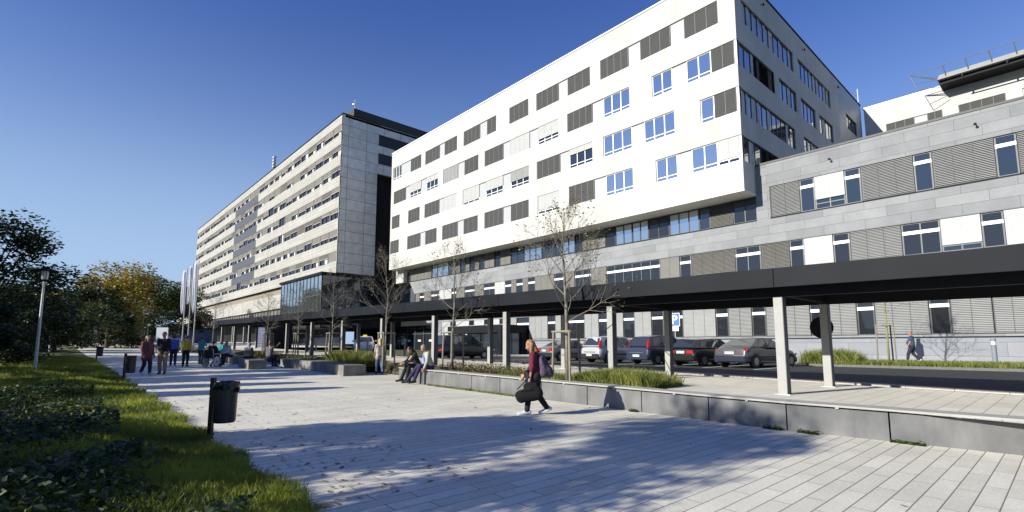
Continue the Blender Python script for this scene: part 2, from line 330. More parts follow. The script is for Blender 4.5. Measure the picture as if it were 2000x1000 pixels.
# ------------------------------------------------------------------ white cantilevered block
WY, WX0, WX1, ZS, ZR = 35.3, -65.75, -14.6, 12.6, 30.0
wb = thing('white_office_block', 'white rendered block cantilevered over the grey wing, with four rows of ribbon windows', 'building', (-40, 40, 12.6))
def P(o, par=wb): o.parent = par; o.matrix_parent_inverse = Matrix.Translation(par.location).inverted() @ Matrix.Identity(4); return o
zb = [25.75, 22.05, 18.4, 14.75]
class Par:                                  # parts are modelled in world space and hung on the thing at its base
    pass
def world_parent(par):
    """re-hang children of an empty so that they keep their world-space coordinates"""
    M = Matrix.Translation(par.location) @ Matrix.Rotation(par.rotation_euler[2], 4, 'Z')
    for ch in par.children: ch.matrix_parent_inverse = M.inverted()
T = TF(WY)
mb = MB(T); bands = []
for z, r in zip(zb, (R1, R2, R3, R4)):
    ops = merge(r)
    if abs(ops[-1][1] + 14.81) < 0.01: ops[-1] = (ops[-1][0], WX1)
    bands.append((z, z + 1.9, ops))
slab_bands(mb, WX0, WX1, ZS, ZR - 0.08, bands)
mb.build('front_wall', [WHITE, DARK], wb)
for z, r in zip(zb, (R1, R2, R3, R4)):
    fill_row(T, wb, r, z, z + 1.9, 'white')
    for a, b in merge(r): MB(T).box(a, b, 0.0, 0.035, z - 0.045, z - 0.005).build('window_sill', FRAMEW, wb)
for z in zb[1:]:                            # corner posts of the wrap-round windows
    p = MB(); p.box(-14.80, -14.74, 35.36, 35.42, z, z + 1.9); p.box(-14.70, -14.64, 35.36, 35.42, z, z + 1.9); p.box(-14.70, -14.64, 35.62, 35.68, z, z + 1.9)
    p.build('corner_post', FRAMEW, wb)
# side wall (faces right, in shade)
T2_ = TS(WX1)
S1 = [(36.4, 'S10', 47.1), (48.25, 'S9', 57.4)]
S2 = [(35.62, 'C6', 42.3), (43.3, 'S4', 47.3), (48.4, 'S4', 52.3), (53.4, 'S4', 57.6)]
S3 = [(35.62, 'S11', 46.4), (48.5, 'S4', 52.6), (54.0, 'S4', 58.0)]
S4 = [(35.62, 'C7', 43.2), (44.6, 'S8', 53.4)]
mb = MB(T2_); bands = []
for z, r in zip(zb, (S1, S2, S3, S4)):
    ops = merge(r)
    bands.append((z - 0.02 if False else z, z + 1.9, ops))
# lowest band only reaches the corner of the grey wing
slab_bands(mb, 35.6, 60.2, 14.7, ZR - 0.08, bands)
mb.box(35.6, 37.3, -0.3, 0, ZS, 14.7)
mb.build('side_wall', [WHITE, DARK], wb)
CURT = mat('pale_curtain', (0.42, 0.42, 0.42), 0.9, var=0.2, vscale=2)
for z, r in zip(zb, (S1, S2, S3, S4)):
    for a, k, b in r:
        n = int(k[1:]); o = window(T2_, wb, a, b, z, z + 1.9, n, FRAMED, GSIDE, fw=0.06, mw=0.06)
        for i in range(n):
            if rnd.random() < 0.45:
                u = a + (b - a) * (i + rnd.random() * 0.1) / n; MB(T2_).box(u, min(b - .05, u + (b - a) / n * rnd.uniform(.35, .85)), -0.139, -0.132, z + 0.1, z + 1.84).build('curtain', CURT, o)
        if k[0] == 'C': blind(T2_, o, a + (b - a) * 0.45, b, z, z + 1.88, DARKM, 0.095, d=-0.06)
# metal clad end of the side wall
METP = brickmat('metal_shingle', (0.30, 0.31, 0.33), (0.36, 0.37, 0.39), (0.12, 0.12, 0.13), 1.1, 0.5, 0.02, 'YZ', rough=0.45, noise=0.08)
mb = MB(T2_); slab_bands(mb, 60.2, 69.2, 14.7, ZR - 0.08, [(25.4, 27.1, [(62.8, 66.9)])]); mb.build('metal_cladding', [METP, DARK], wb)
window(T2_, wb, 62.8, 66.9, 25.4, 27.1, 3, FRAMED, GMID)
# roof, soffit, parapet, far sides
mb = MB(); mb.box(WX0 + 0.01, WX1 - 0.01, 35.31, 69.2, ZR - 0.08, ZR - 0.02); mb.build('roof', COPING, wb)
mb = MB(); mb.box(WX0 - 0.03, WX1 + 0.04, 35.26, 35.62, ZR - 0.02, ZR + 0.10); mb.box(WX0 - 0.03, WX0 + 0.3, 35.62, 69.2, ZR - 0.02, ZR + 0.1); mb.build('parapet_coping', FRAMEW, wb)
mb = MB(); mb.box(WX1 - 0.3, WX1 + 0.05, 35.62, 69.2, ZR - 0.02, ZR + 0.12); mb.build('side_coping', DARKM, wb)
mb = MB(); mb.box(WX0, WX1, 35.32, 37.6, ZS - 0.10, ZS - 0.002); mb.build('soffit', SOFFIT, wb)
mb = MB(); mb.box(WX0, WX0 + 0.3, 35.6, 69.2, ZS, ZR - 0.08); mb.build('left_wall', WHITE, wb)
mb = MB(); mb.box(-66.0, -63.9, 36.6, 37.2, 10.6, 12.45); mb.build('white_link_box', WHITE, wb)
for yy in (40.3, 49.6, 59.8):
    f = MB().tube((WX1, yy, 29.0), (WX1 + 0.22, yy, 28.95), 0.03, n=6); f.tube((WX1 + 0.22, yy, 29.0), (WX1 + 0.22, yy, 28.8), 0.06, n=6); f.build('wall_camera', DARKM, wb)
f = MB().tube((-14.7, 69.0, ZR), (-14.7, 69.0, ZR + 2.1), 0.05, n=6); f.build('lightning_rod', GALV, wb)

# ------------------------------------------------------------------ grey stone wing
TT = [(-63.71, 'G1', -63.14), (-63.14, 'P', -57.67), (-57.67, 'G3', -53.76), (-53.76, 'D1', -52.83), (-52.83, 'P', -51.13), (-51.13, 'D1', -50.05), (-50.05, 'P', -49.15), (-49.15, 'D1', -48.15), (-48.15, 'P', -47.25), (-47.25, 'D1', -46.28), (-46.28, 'P', -44.4), (-44.4, 'D1', -43.37), (-43.37, 'P', -41.54), (-41.54, 'D2', -39.46), (-39.46, 'G3', -36.7), (-36.7, 'D2', -34.79), (-34.79, 'D1', -33.83), (-33.83, 'G2', -32.12), (-32.12, 'D1', -31.13), (-31.13, 'P', -28.34), (-28.34, 'D1', -27.26), (-27.26, 'G2', -25.43), (-25.43, 'G2', -23.76), (-23.76, 'D2', -21.77), (-21.77, 'G3', -19.13), (-19.13, 'D1', -18.2), (-18.2, 'P', -16.39), (-16.39, 'D2', -14.63)]
TR = [(-13.67, 'B', -11.73), (-11.73, 'N1', -10.82), (-10.82, 'H7', -9.06), (-9.06, 'N1', -8.17), (-8.17, 'B', -5.49), (-5.49, 'N1', -4.62), (-4.62, 'B', -1.96), (-1.96, 'N1', -1.08), (-1.08, 'B', 1.8), (1.8, 'N1', 2.7), (2.7, 'B', 5.4)]
TM = [(-61.65, 'P', -60.59), (-60.59, 'N1', -59.52), (-59.52, 'P', -57.68), (-57.68, 'N1', -55.75), (-55.75, 'L', -52.95), (-52.95, 'N1', -51.94), (-51.94, 'P', -50.1), (-50.1, 'N2', -48.14), (-48.14, 'P', -46.33), (-46.33, 'N2', -44.33), (-44.33, 'L', -42.52), (-42.52, 'N1', -41.49), (-41.49, 'P', -40.63), (-40.63, 'N1', -39.62), (-39.62, 'P', -38.75), (-38.75, 'N1', -37.72), (-37.72, 'P', -34.93), (-34.93, 'N1', -33.58), (-33.58, 'P', -32.17), (-32.17, 'N2', -30.14), (-30.14, 'P', -28.33), (-28.33, 'N6', -22.74), (-22.74, 'P', -20.93), (-20.93, 'N1', -19.94), (-19.94, 'P', -16.38), (-16.38, 'N2', -14.55), (-14.55, 'P', -12.6), (-12.6, 'N1', -11.7), (-11.7, 'L', -9.96), (-9.96, 'N1', -9.02), (-9.02, 'B', -6.34), (-6.34, 'N2', -4.54), (-4.54, 'H8', -2.81), (-2.81, 'N1', -1.9), (-1.9, 'L', 0.9), (0.9, 'N1', 1.8), (1.8, 'B', 4.6)]
TG = [(-55.04, 'L', -53.08), (-53.08, 'N1', -51.9), (-51.9, 'L', -49.15), (-49.15, 'N1', -48.18), (-48.18, 'L', -46.22), (-46.22, 'N1', -45.0), (-45.0, 'L', -43.45), (-43.45, 'N1', -42.48), (-42.48, 'P', -40.57), (-40.57, 'N1', -38.65), (-38.65, 'P', -35.87), (-35.87, 'N1', -34.84), (-34.84, 'P', -33.06), (-33.06, 'N2', -31.06), (-31.06, 'P', -29.31), (-29.31, 'N1', -28.26), (-28.26, 'P', -26.58), (-26.58, 'N1', -25.45), (-25.45, 'P', -23.72), (-23.72, 'N1', -22.63), (-22.63, 'P', -21.8), (-21.8, 'N1', -20.85), (-20.85, 'P', -18.1), (-18.1, 'N1', -17.15), (-17.15, 'P', -15.41), (-15.41, 'N1', -14.45), (-14.45, 'P', -11.59), (-11.59, 'N1', -10.77), (-10.77, 'P', -8.94), (-8.94, 'N1', -8.01), (-8.01, 'P', -5.38), (-5.38, 'N1', -4.45), (-4.45, 'P', -2.71), (-2.71, 'P', 0.3), (0.3, 'N1', 1.2), (1.2, 'P', 4.2)]
gb = thing('grey_stone_wing', 'grey stone-clad wing of three storeys under and right of the white block', 'building', (-25, 40, 0.4))
GY = 37.3; T = TF(GY); XR = 8.0
ROWT, ROWM, ROWG = (10.70, 12.98), (6.93, 8.87), (2.25, 4.62)
ctx = [(-63.71, -14.63)]
mb = MB(T)
# left of the white block's corner only up to the soffit
slab_bands(mb, -57.0, -14.6, 2.05, 12.49, [(ROWG[0], ROWG[1], [(-55.04, -14.6)]), (ROWM[0], ROWM[1], [(-57.0, -14.6)]), (ROWT[0], 12.47, [(-57.0, -14.63)])])
slab_bands(mb, -14.6, XR, 2.05, 14.68, [(ROWG[0], ROWG[1], [(-14.6, 4.2)]), (ROWM[0], ROWM[1], [(-14.6, 4.6)]), (ROWT[0], ROWT[1], merge(TR))])
mb.m(0)                                     # leaning left end of the wall
def xe(z): return -57.6 - (z - 3.5) * 0.80
for z0, z1 in ((4.62, ROWM[0]), (ROWM[1], ROWT[0])):
    mb.add([(xe(z0), 0, z0), (-57, 0, z0), (-57, 0, z1), (xe(z1), 0, z1), (xe(z0), -0.3, z0), (-57, -0.3, z0), (-57, -0.3, z1), (xe(z1), -0.3, z1)], [(0, 1, 2, 3), (7, 6, 5, 4), (0, 3, 7, 4), (0, 4, 5, 1), (3, 2, 6, 7)])
mb.m(1).quad((-62.2, -0.26, ROWM[0]), (-57, -0.26, ROWM[0]), (-57, -0.26, ROWM[1]), (-62.2, -0.26, ROWM[1]))
mb.quad((-63.75, -0.26, ROWT[0]), (-57, -0.26, ROWT[0]), (-57, -0.26, 12.49), (-63.75, -0.26, 12.49))
mb.build('stone_wall', [STONE, DARK], gb)
MB(T).box(-57.0, XR, -0.3, 0.012, -0.3, 2.03).build('plinth_wall', PLINTH, gb)
for q_ in ((-56, XR, -0.1, 0.05, 2.05, 2.13), (-62.5, XR, -0.1, 0.03, ROWM[0] - 0.07, ROWM[0]), (-63.7, -14.65, -0.1, 0.03, ROWT[0] - 0.07, ROWT[0]), (-13.7, 5.4, -0.1, 0.03, ROWT[0] - 0.07, ROWT[0])): MB(T).box(*q_).build('window_sill', DARKM, gb)
fill_row(T, gb, TT, ROWT[0], 12.46, 'grey'); fill_row(T, gb, TR, ROWT[0], ROWT[1], 'grey')
fill_row(T, gb, TM, ROWM[0], ROWM[1], 'grey'); fill_row(T, gb, TG, ROWG[0], ROWG[1], 'grey')
MB().box(-14.55, XR, 37.26, 37.9, 14.70, 14.83).build('roof_coping', COPING, gb)
MB().box(-14.5, XR, 37.7, 69, 14.5, 14.68).build('roof', COPING, gb)
MB().box(XR - 0.01, XR + 0.29, 37.35, 69, -0.3, 14.66).build('end_wall', PLINTH, gb)
for xx in (-9.75, -2.6):
    f = MB().tube((xx, GY, 13.95), (xx, GY - 0.25, 13.9), 0.03, n=6); f.lathe([(0, -.07), (0.07, -.05), (0.07, .04), (0, .08)], (xx, GY - 0.28, 13.86), 8); f.build('wall_camera', BLACKP, gb)
for xx in (-34.0,):
    pass
# entrance vestibule box standing off the ground floor
vb = thing('entrance_vestibule', 'dark flat-roofed entrance box with glazed doors in front of the grey ground floor', 'vestibule', (-42, 34.5, 0.4))
MB().box(-48.3, -38.8, 33.6, 37.25, 2.95, 3.75).build('roof_fascia', DARKM, vb)
m_ = MB(); m_.box(-39.4, -38.85, 33.62, 34.1, 0.0, 2.95); m_.box(-39.4, -38.85, 36.5, 37.2, 0.0, 2.95); m_.box(-48.2, -48.05, 33.62, 33.8, 0.2, 2.95); m_.box(-48.0, -39.45, 33.7, 33.85, 0.1, 1.15); m_.build('side_wall', DARKM, vb)
for a, b in ((-47.9, -45.3), (-44.9, -42.6), (-42.2, -39.5)): window(TF(33.75), vb, a, b, 1.18, 2.93, 2, FRAMED, GMID)
window(TS(-38.95), vb, 34.12, 36.48, 0.45, 2.93, 2, FRAMED, GMID, name='door')
sp_ = MB(); sp_.box(-47.6, -44.3, 34.6, 34.7, 0.4, 2.3); sp_.box(-43.6, -39.6, 34.6, 34.7, 1.2, 2.9)

# ------------------------------------------------------------------ rear white block with the rooftop landing deck
rb = thing('rear_white_block', 'white block at the upper right, rising behind the roof of the grey wing', 'building', (-2, 69, 14.7))
T = TF(69.25); mb = MB(T)
slab_bands(mb, -14.3, 14, 14.7, 29.5, [(24.8, 26.95, [(-12.3, -7.3), (-6.0, -2.4), (-1.2, 5.5)])])
mb.build('front_wall', [WHITE, DARK], rb)
for a, k, b in ((-12.3, 'B', -9.7), (-9.7, 'W', -8.6), (-8.6, 'B', -7.3), (-6.0, 'B', -2.4), (-1.2, 'W', 1.4), (1.4, 'B', 5.5)): fill_row(T, rb, [(a, k, b)], 24.8, 26.95, 'white')
MB().box(-14.4, 14, 69.2, 69.7, 29.5, 29.62).build('parapet_coping', FRAMEW, rb)
MB().box(-14.3, 14, 69.7, 90, 29.2, 29.5).build('roof', COPING, rb)
hd = thing('helicopter_deck', 'steel landing deck with dark underside and net railing overhanging the white rear block', 'helipad', (3, 66, 28.2))
m_ = MB(); m_.prism([(-7.2, 29.32), (-7.0, 29.78), (12, 29.78), (12, 29.32)], 66.7, 69.1); m_.build('deck_edge', BMID, hd)
m_ = MB(); m_.box(-7.1, 12, 67.2, 69.2, 28.92, 29.31); m_.build('deck_underside', DARKM, hd)
m_ = MB(); m_.box(-5.4, 12, 66.8, 66.92, 28.78, 28.88)
for xx in (-5.3, -2.0, 1.3, 4.6): m_.box(xx, xx + 0.12, 66.72, 66.9, 28.88, 29.32)
RAILM = mat('rail_steel', (.13, .135, .14), .6, var=.1)
m_.build('deck_beam', DARKM, hd)
m_ = MB(); y0 = 66.0; A = (-9.3, y0, 30.4)
m_.tube(A, (12, y0, 30.75), 0.035, n=5); m_.tube(A, (-8.7, y0, 28.5), 0.03, n=5); m_.tube((-8.7, y0, 28.5), (-7.0, 67.2, 28.7), 0.03, n=5)
m_.tube(A, (-7.0, 67.0, 29.5), 0.05, n=5); m_.tube((-9.1, y0, 30.3), (-7.0, 67.0, 29.3), 0.05, n=5); m_.tube((-9.0, y0, 29.3), (-7.0, 66.9, 29.4), 0.03, n=5)
for i in range(12):
    xx = -6.6 + i * 1.75; m_.tube((xx, y0, 30.45 + i * .027), (xx + 0.12, 66.7, 29.5), 0.045, n=5)
m_.build('safety_rail', RAILM, hd)

# ------------------------------------------------------------------ old concrete slab building
ob = thing('concrete_slab_tower', 'long older building of pale concrete bands and beige blinds, left of the white block', 'building', (-120, 36, 1.5))
OY, OX0, OX1 = 30.0, -177.0, -71.6; T = TF(OY)
rows = [13.95, 17.25, 20.55, 23.85, 27.15, 30.45, 33.70]; HB = 1.62
mb = MB(T); slab_bands(mb, OX0, OX1 - 0.001, 12.3, 36.7, [(z, z + HB, [(OX0 + 0.3, OX1 - 0.25)]) for z in rows], back=0.22)
MUL = mat('pier_grey', (0.085, 0.08, 0.076), 0.7, var=0.1)
for z in rows:
    for i in range(1, 31): u = OX1 - 0.25 - i * 3.5; mb.m(2).box(u, u + 0.45, -0.12, -0.04, z, z + HB)
mb.build('front_wall', [OLDP, DARK, MUL], ob)
m_ = MB(T)
for z in rows[:-1]: m_.box(-132.5, -114.2, -0.02, 0.03, z + HB + 0.02, z + 3.28)
m_.build('slate_panel', OLDBLUE, ob)
pitch = 3.5; nb = 30; small = MB(T); BROWNB = mat('beige_blind', (0.135, 0.127, 0.112), 0.7, var=0.12, vscale=0.45)
BB2 = mat('taupe_blind', (0.080, 0.071, 0.059), 0.7, var=0.12, vscale=0.45)
piers = MB(T)
cells = []
for z in rows:
    for i in range(nb):
        u1 = OX1 - 0.25 - i * pitch; cells.append((i, u1 - pitch + 0.45, u1, z))
    for i in range(nb + 1):
        u = OX1 - 0.25 - i * pitch
        pass
cells.sort(key=lambda c: (c[0], c[3]))
def old_cell(tgt, u0, u1, z, one=True):
    cov = rnd.choice([0.95, 0.55, 0.5, 0.45, 0.45, 0.6, 0.55, 0.3, 0.4, 0.0 if rnd.random() < .4 else 0.6])
    m = rnd.choice([0, 0, 0, 1])
    zt = z + HB; zc = zt - HB * cov
    n = rnd.choice([2, 3])
    sets = []
    if cov > 0:
        for k in range(n):
            a = u0 + (u1 - u0) * k / n; b = u0 + (u1 - u0) * (k + 1) / n - 0.03
            sets.append((m, a, b, -0.07, -0.05, zc, zt - 0.02))
        sets.append((4, u0, u1, -0.05, -0.03, zc - 0.05, zc + 0.01))
    if cov < 1:
        sets.append((2, u0, u1, -0.20, -0.18, z, zc if cov else zt))
        sets.append((3, u0, u0 + 0.06, -0.16, -0.10, z, zc)); sets.append((3, (u0 + u1) / 2 - 0.04, (u0 + u1) / 2 + 0.04, -0.16, -0.10, z, zc)); sets.append((3, u0, u1, -0.16, -0.1, z, z + 0.07))
        if rnd.random() < 0.5: sets.append((4, u0 + 0.1 + (u1 - u0) * .5, u0 + (u1 - u0) * rnd.uniform(.7, .95), -0.178, -0.17, z + 0.1, zc))
    for s in sets: tgt.m(s[0]).box(*s[1:])
OM = [BROWNB, BB2, GDARK, FRAMED, CURT]
for j, (i, a, b, z) in enumerate(cells):
    if j < 98: q = MB(T); old_cell(q, a, b, z); q.build('window', OM, ob)
    else: old_cell(small, a, b, z)
tag(small.build('window', OM, ob), kind='stuff')
# side face
T = TS(OX1)
MB(T).box(30.0, 35.9, -0.3, 0, 12.3, 36.7).build('side_wall', OLDS, ob)
m_ = MB(T); slab_bands(m_, 35.92, 52, 28.7, 36.7, [(30.3, 32.1, [(36.0, 44)]), (33.3, 35.2, [(36.0, 44)])], back=0.2); m_.build('side_wall', [OLDS, DARK], ob)
MB(TS(OX1 - 1.2)).box(35.95, 52, -0.3, 0, 12.3, 28.6).build('recessed_wall', DARKM, ob)
MB().box(OX0 - 0.1, OX1 + 0.08, 29.92, 36.3, 36.7, 36.86).build('roof_coping', DARKM, ob)
MB().box(-96, -75.0, 33.2, 62, 36.9, 39.9).build('roof_penthouse', mat('penthouse_board', (0.05, 0.045, 0.035), 0.8, var=0.2, vscale=3), ob)
MB().box(OX0, OX1, 30.4, 60, 36.3, 36.65).build('roof', COPING, ob)
MB().box(OX0, OX1 - 0.3, 30.3, 60, 12.2, 12.32).build('soffit', DARKM, ob)
MB().box(OX0, OX0 + .3, 30.3, 60, 12.3, 36.3).build('end_wall', OLDS, ob)
f = MB(); f.tube((-107.8, 31, 36.8), (-107.8, 31, 40.6), 0.07, n=6)
for k in range(4): f.box(-108.2, -107.4, 30.7, 31.2, 38.2 + k * .65, 38.6 + k * .65)
f.build('antenna', GALV, ob)
f = MB(); f.tube((-76.6, 34, 39.8), (-76.6, 34, 42.2), 0.04, n=6); f.lathe([(0, 0), (0.25, .1), (0.25, .35), (0, .4)], (-76.9, 34, 41.2), 8); f.build('weather_mast', GALV, ob)
# base of the slab building
m_ = MB(TF(30.7)); m_.box(-177, -88, -0.3, 0, 10.95, 12.2); m_.build('recessed_band', BROWN, ob)
m_ = MB(); m_.box(-201, -89.9, 29.9, 31.6, 8.3, 10.93); m_.build('podium_wall', OLDP, ob)
m_ = MB(TF(30.4)); m_.m(0).box(-201, -90, -0.2, 0, 7.0, 8.28)
for k in range(56): m_.m(1).box(-201 + k * 2, -200.85 + k * 2, 0.0, 0.1, 7.0, 8.28)
m_.build('podium_glazing', [BWARM, FRAMED], ob)
m_ = MB(); m_.box(-201, -90, 36, 36.3, 0, 7.0); m_.box(-201, -90, 30.4, 36.2, 6.85, 6.99); m_.build('undercroft_wall', DARKM, ob)
for k in range(12): MB().box(-199 + k * 9.6, -198.5 + k * 9.6, 30.6, 31.1, 0.5, 6.84).build('undercroft_column', CONC2, ob)
# glass pavilion
gp = thing('glass_pavilion', 'blue reflecting glass box projecting from the foot of the concrete slab building', 'glass box', (-80, 32, 1.5))
T = TF(28.0); GX0, GX1 = -89.6, -72.0
gl = MB(T).box(GX0, GX1, -0.1, 0, 4.3, 11.8).build('glass_front', GBLUE, gp)
m_ = MB(T)
for k in range(13): u = GX0 + (GX1 - GX0) * k / 12; m_.box(u - 0.04, u + 0.04, 0, 0.07, 4.3, 11.8)
m_.box(GX0, GX1, 0, 0.05, 8.9, 8.97); m_.build('mullion', FRAMEG, gp)
T = TS(GX1); gs = MB(T).box(28.0, 41, -0.1, 0, 4.3, 11.8).build('glass_side', GDARK, gp)
m_ = MB(T)
for k in range(12): u = 28.1 + k * 1.17; m_.box(u - 0.03, u + 0.03, 0, 0.06, 4.3, 11.8)
for zz in (6.2, 8.0, 9.9): m_.box(28.1, 41, 0, 0.05, zz - .03, zz + .03)
m_.build('mullion', FRAMED, gp)
MB().box(GX0 - 0.3, GX1 + 0.5, 27.7, 41, 11.82, 12.18).build('roof_slab', DARKM, gp)
MB().box(GX0, GX1, 31, 31.2, 0.3, 4.28).build('recessed_glazing', GDARK, gp)
MB().box(GX0, GX1, 28.0, 41, 4.1, 4.28).build('floor_slab', DARKM, gp)
# entrance hall between the two
eh = thing('entrance_hall', 'dark glazed entrance hall linking the concrete slab building with the grey wing', 'entrance hall', (-66, 42, 1))
T = TF(41.0)
MB(T).box(-90, -57, -0.3, 0, 8.3, 10.6).build('slate_parapet', mat('slate_parapet', (0.09, 0.10, 0.13), 0.4, metal=0.3, var=0.2), eh)
MB(T).box(-90, -57, -3.3, -3.0, 10.6, 13.5).build('upper_glazing', GDARK, eh)
MB(T).box(-90, -57, -0.5, -0.35, 5.2, 8.3).build('middle_glazing', GDARK, eh)
m_ = MB(T)
for k in range(28): m_.box(-90 + k * 1.2, -89.93 + k * 1.2, -0.34, -0.28, 5.2, 8.3)
for k in range(4): m_.box(-90, -57, -0.33, -0.26, 5.5 + k * .75, 5.56 + k * .75)
m_.build('glazing_bar', FRAMEG, eh)
MB(T).box(-90, -56, -1.0, 1.4, 4.5, 5.2).build('entrance_canopy', DARKM, eh)
gg = MB(T).box(-90, -57, -0.75, -0.6, 0.3, 4.5).build('ground_glazing', GMID, eh)
m_ = MB(T)
for k in range(15): m_.box(-90 + k * 2.4, -89.88 + k * 2.4, -0.6, -0.45, 0.3, 4.5)
m_.box(-90, -57, -0.6, -0.5, 3.3, 3.4); m_.build('mullion', FRAMEG, eh)
m_ = MB(T)
for k in range(6): m_.box(-80 + k * 3.1, -79.2 + k * 3.1, -0.58, -0.54, 2.2, 2.45)
m_.build('notice', FRAMEW, eh)
for r_ in (wb, gb, vb, rb, hd, ob, gp, eh): world_parent(r_)
# ------------------------------------------------------------------ ground, roads, paving
def sheet(name, x0, x1, y0, y1, zf, m, dx=2.0, dy=2.0, kind='structure', yfun0=None, yfun1=None):
    xs = [x0]; 
    while xs[-1] < x1 - 1e-6: xs.append(min(x1, xs[-1] + dx))
    ny = max(1, int(math.ceil((y1 - y0) / dy)))
    mb = MB(); vs = []; fs = []
    for x in xs:
        a = yfun0(x) if yfun0 else y0; b = yfun1(x) if yfun1 else y1
        for j in range(ny + 1):
            y = a + (b - a) * j / ny; vs.append((x, y, zf(x, y)))
    n1 = ny + 1
    for i in range(len(xs) - 1):
        for j in range(ny): fs.append((i * n1 + j, (i + 1) * n1 + j, (i + 1) * n1 + j + 1, i * n1 + j + 1))
    mb.add(vs, fs); o = mb.build(name, m); return tag(o, kind=kind)
def gz(x, y):                               # earth under everything
    base = G(x) - 0.05
    if y > 16 and x > -60: base = min(base, 0.35)
    return base - 0.0
def lawn_z(x, y):
    h = 0.05 + 0.10 * math.sin(x * 0.55 + 0.6 * math.sin(y)) * min(1, max(0, (1.9 - y) / 1.0)) + 0.05 * math.sin(x * 1.7 + y)* min(1, max(0, (1.9 - y) / 1.0))
    return G(x) + (0.015 if y > 1.85 else 0.015 + h * min(1, (1.9 - y) / 1.2))
far = MB(); xs = [-2500, -600, -300, -140, -66, -40, -20, -4, 12, 60, 400, 1500]; ys = [-900, -200, -40, 0, 12, 16, 22, 40, 70, 200, 900, 2500]
def farz(x, y):
    return G(x) - 0.12
far.add([(x, y, farz(x, y)) for x in xs for y in ys], [(i * len(ys) + j, (i + 1) * len(ys) + j, (i + 1) * len(ys) + j + 1, i * len(ys) + j + 1) for i in range(len(xs) - 1) for j in range(len(ys) - 1)])
tag(far.build('ground', LAWN), kind='structure')
sheet('lawn', -75, -4.2, -9, 1.95, lawn_z, LAWN, 0.5, 0.35)
sheet('plaza', -78, 8, 1.95, 11.6, lambda x, y: G(x), PAVE, 2, 10, yfun0=lambda x: 1.93 + 0.05 * math.sin(x * 1.3) if x < -4 else -5.0)
sheet('plaza_gap', -22.6, -17.4, 11.6, 12.0, lambda x, y: G(x) + 0.02 + 0.44 * (y - 11.6) / 0.4, SOIL, 2, 0.4)
# raised terrace
sheet('terrace', -70, 12, 11.7, 16.3, lambda x, y: G(x) + 0.5, PAVE2, 2, 10, yfun0=lambda x: 10.6 if x > -6.6 else 12.0)
sheet('planting_strip', -17.4, -6.6, 10.5, 12.0, lambda x, y: G(x) + 0.47, SOIL, 0.5, 0.3)
sheet('planting_strip_far', -78, -22.6, 10.5, 12.0, lambda x, y: G(x) + (0.47 if x > -16.3 else 0.12 + 0.36 * max(0, min(1, (y - 10.6) / 1.2))), SOIL, 0.5, 0.3)
sheet('leaf_strip', -30, 12, 16.3, 17.0, lambda x, y: G(x) + 0.46, LEAFLIT, 2, 1)
k_ = MB()
for i in range(42):
    a = 11.9 - i; b = a - 0.99
    k_.add([(x, y, G(x) + z) for x in (b, a) for y in (17.0, 17.16) for z in (0.2, 0.53)], [(0, 1, 3, 2), (4, 6, 7, 5), (0, 4, 5, 1), (2, 3, 7, 6), (0, 2, 6, 4), (1, 5, 7, 3)])
tag(k_.build('kerb', KERB), kind='structure')
def roadz(x, y): return RZ(x, y) - 0.06 * (1 - min(1, max(0, (y - 17) / 4)))
sheet('car_park_road', -70, 12, 17.16, 33.2, roadz, ASPH, 2, 1)
KERBD = mat('dark_kerb', (.12, .12, .115), .9, var=.15, vscale=5)
k_ = MB()
k_.box(-9.3, 12, 29.4, 29.55, 0.3, 0.68); k_.box(-60, -9.3, 33.2, 33.35, 0.3, 0.66); k_.box(-9.45, -9.3, 29.4, 33.2, 0.3, 0.68); tag(k_.build('kerb_far', KERBD), kind='structure')
sheet('footpath', -60, 12, 33.35, 37.3, lambda x, y: 0.665, PAVE2, 4, 4)
sheet('verge', -9.3, 12, 29.55, 33.36, lambda x, y: 0.672, LAWN, 1, 1)
sheet('forecourt_road', -200, -70, 11.2, 40, lambda x, y: G(x) + 0.3, PAVE2, 4, 10)
sheet('plaza_far', -200, -78, 2.2, 11.2, lambda x, y: G(x), PAVE, 4, 5)
# bay markings
l_ = MB()
for x in (-9.6, -12.0, -14.6, -17.2, -19.8, -22.4, -25.0, -27.6):
    l_.quad((x - .06, 23.2, ROAD + .006), (x + .06, 23.2, ROAD + .006), (x + .06, 28.6, ROAD + .006), (x - .06, 28.6, ROAD + .006))
tag(l_.build('bay_marking', LINEW), kind='structure')
# ------------------------------------------------------------------ seating walls
WL = [(-0.5, 10.88), (-2.19, 10.60), (-3.72, 10.33), (-5.21, 10.25), (-6.82, 10.22), (-8.42, 10.20), (-10.01, 10.15), (-11.75, 10.12), (-13.1, 10.08), (-14.5, 10.05), (-15.9, 10.0), (-17.5, 9.93)]
sw = thing('seating_wall', 'long low wall of grey concrete blocks topped with pale slats, running from the right edge to the seated couple', 'wall', (-8, 10.4, 0.1))
bd = MB()
def segbox(mb, p, q, d0, d1, z0, z1, gap=0.012):
    p = Vector((*p, 0)); q = Vector((*q, 0)); t = (q - p).normalized(); n = Vector((t.y, -t.x, 0))
    if n.y < 0: n = -n
    p = p + t * gap; q = q - t * gap
    vs = []
    for a in (p, q):
        for d in (d0, d1):
            for z in (z0, z1):
                v = a + n * d; vs.append((v.x, v.y, G(v.x) + z))
    mb.add(vs, [(0, 1, 3, 2), (4, 6, 7, 5), (0, 4, 5, 1), (2, 3, 7, 6), (0, 2, 6, 4), (1, 5, 7, 3)])
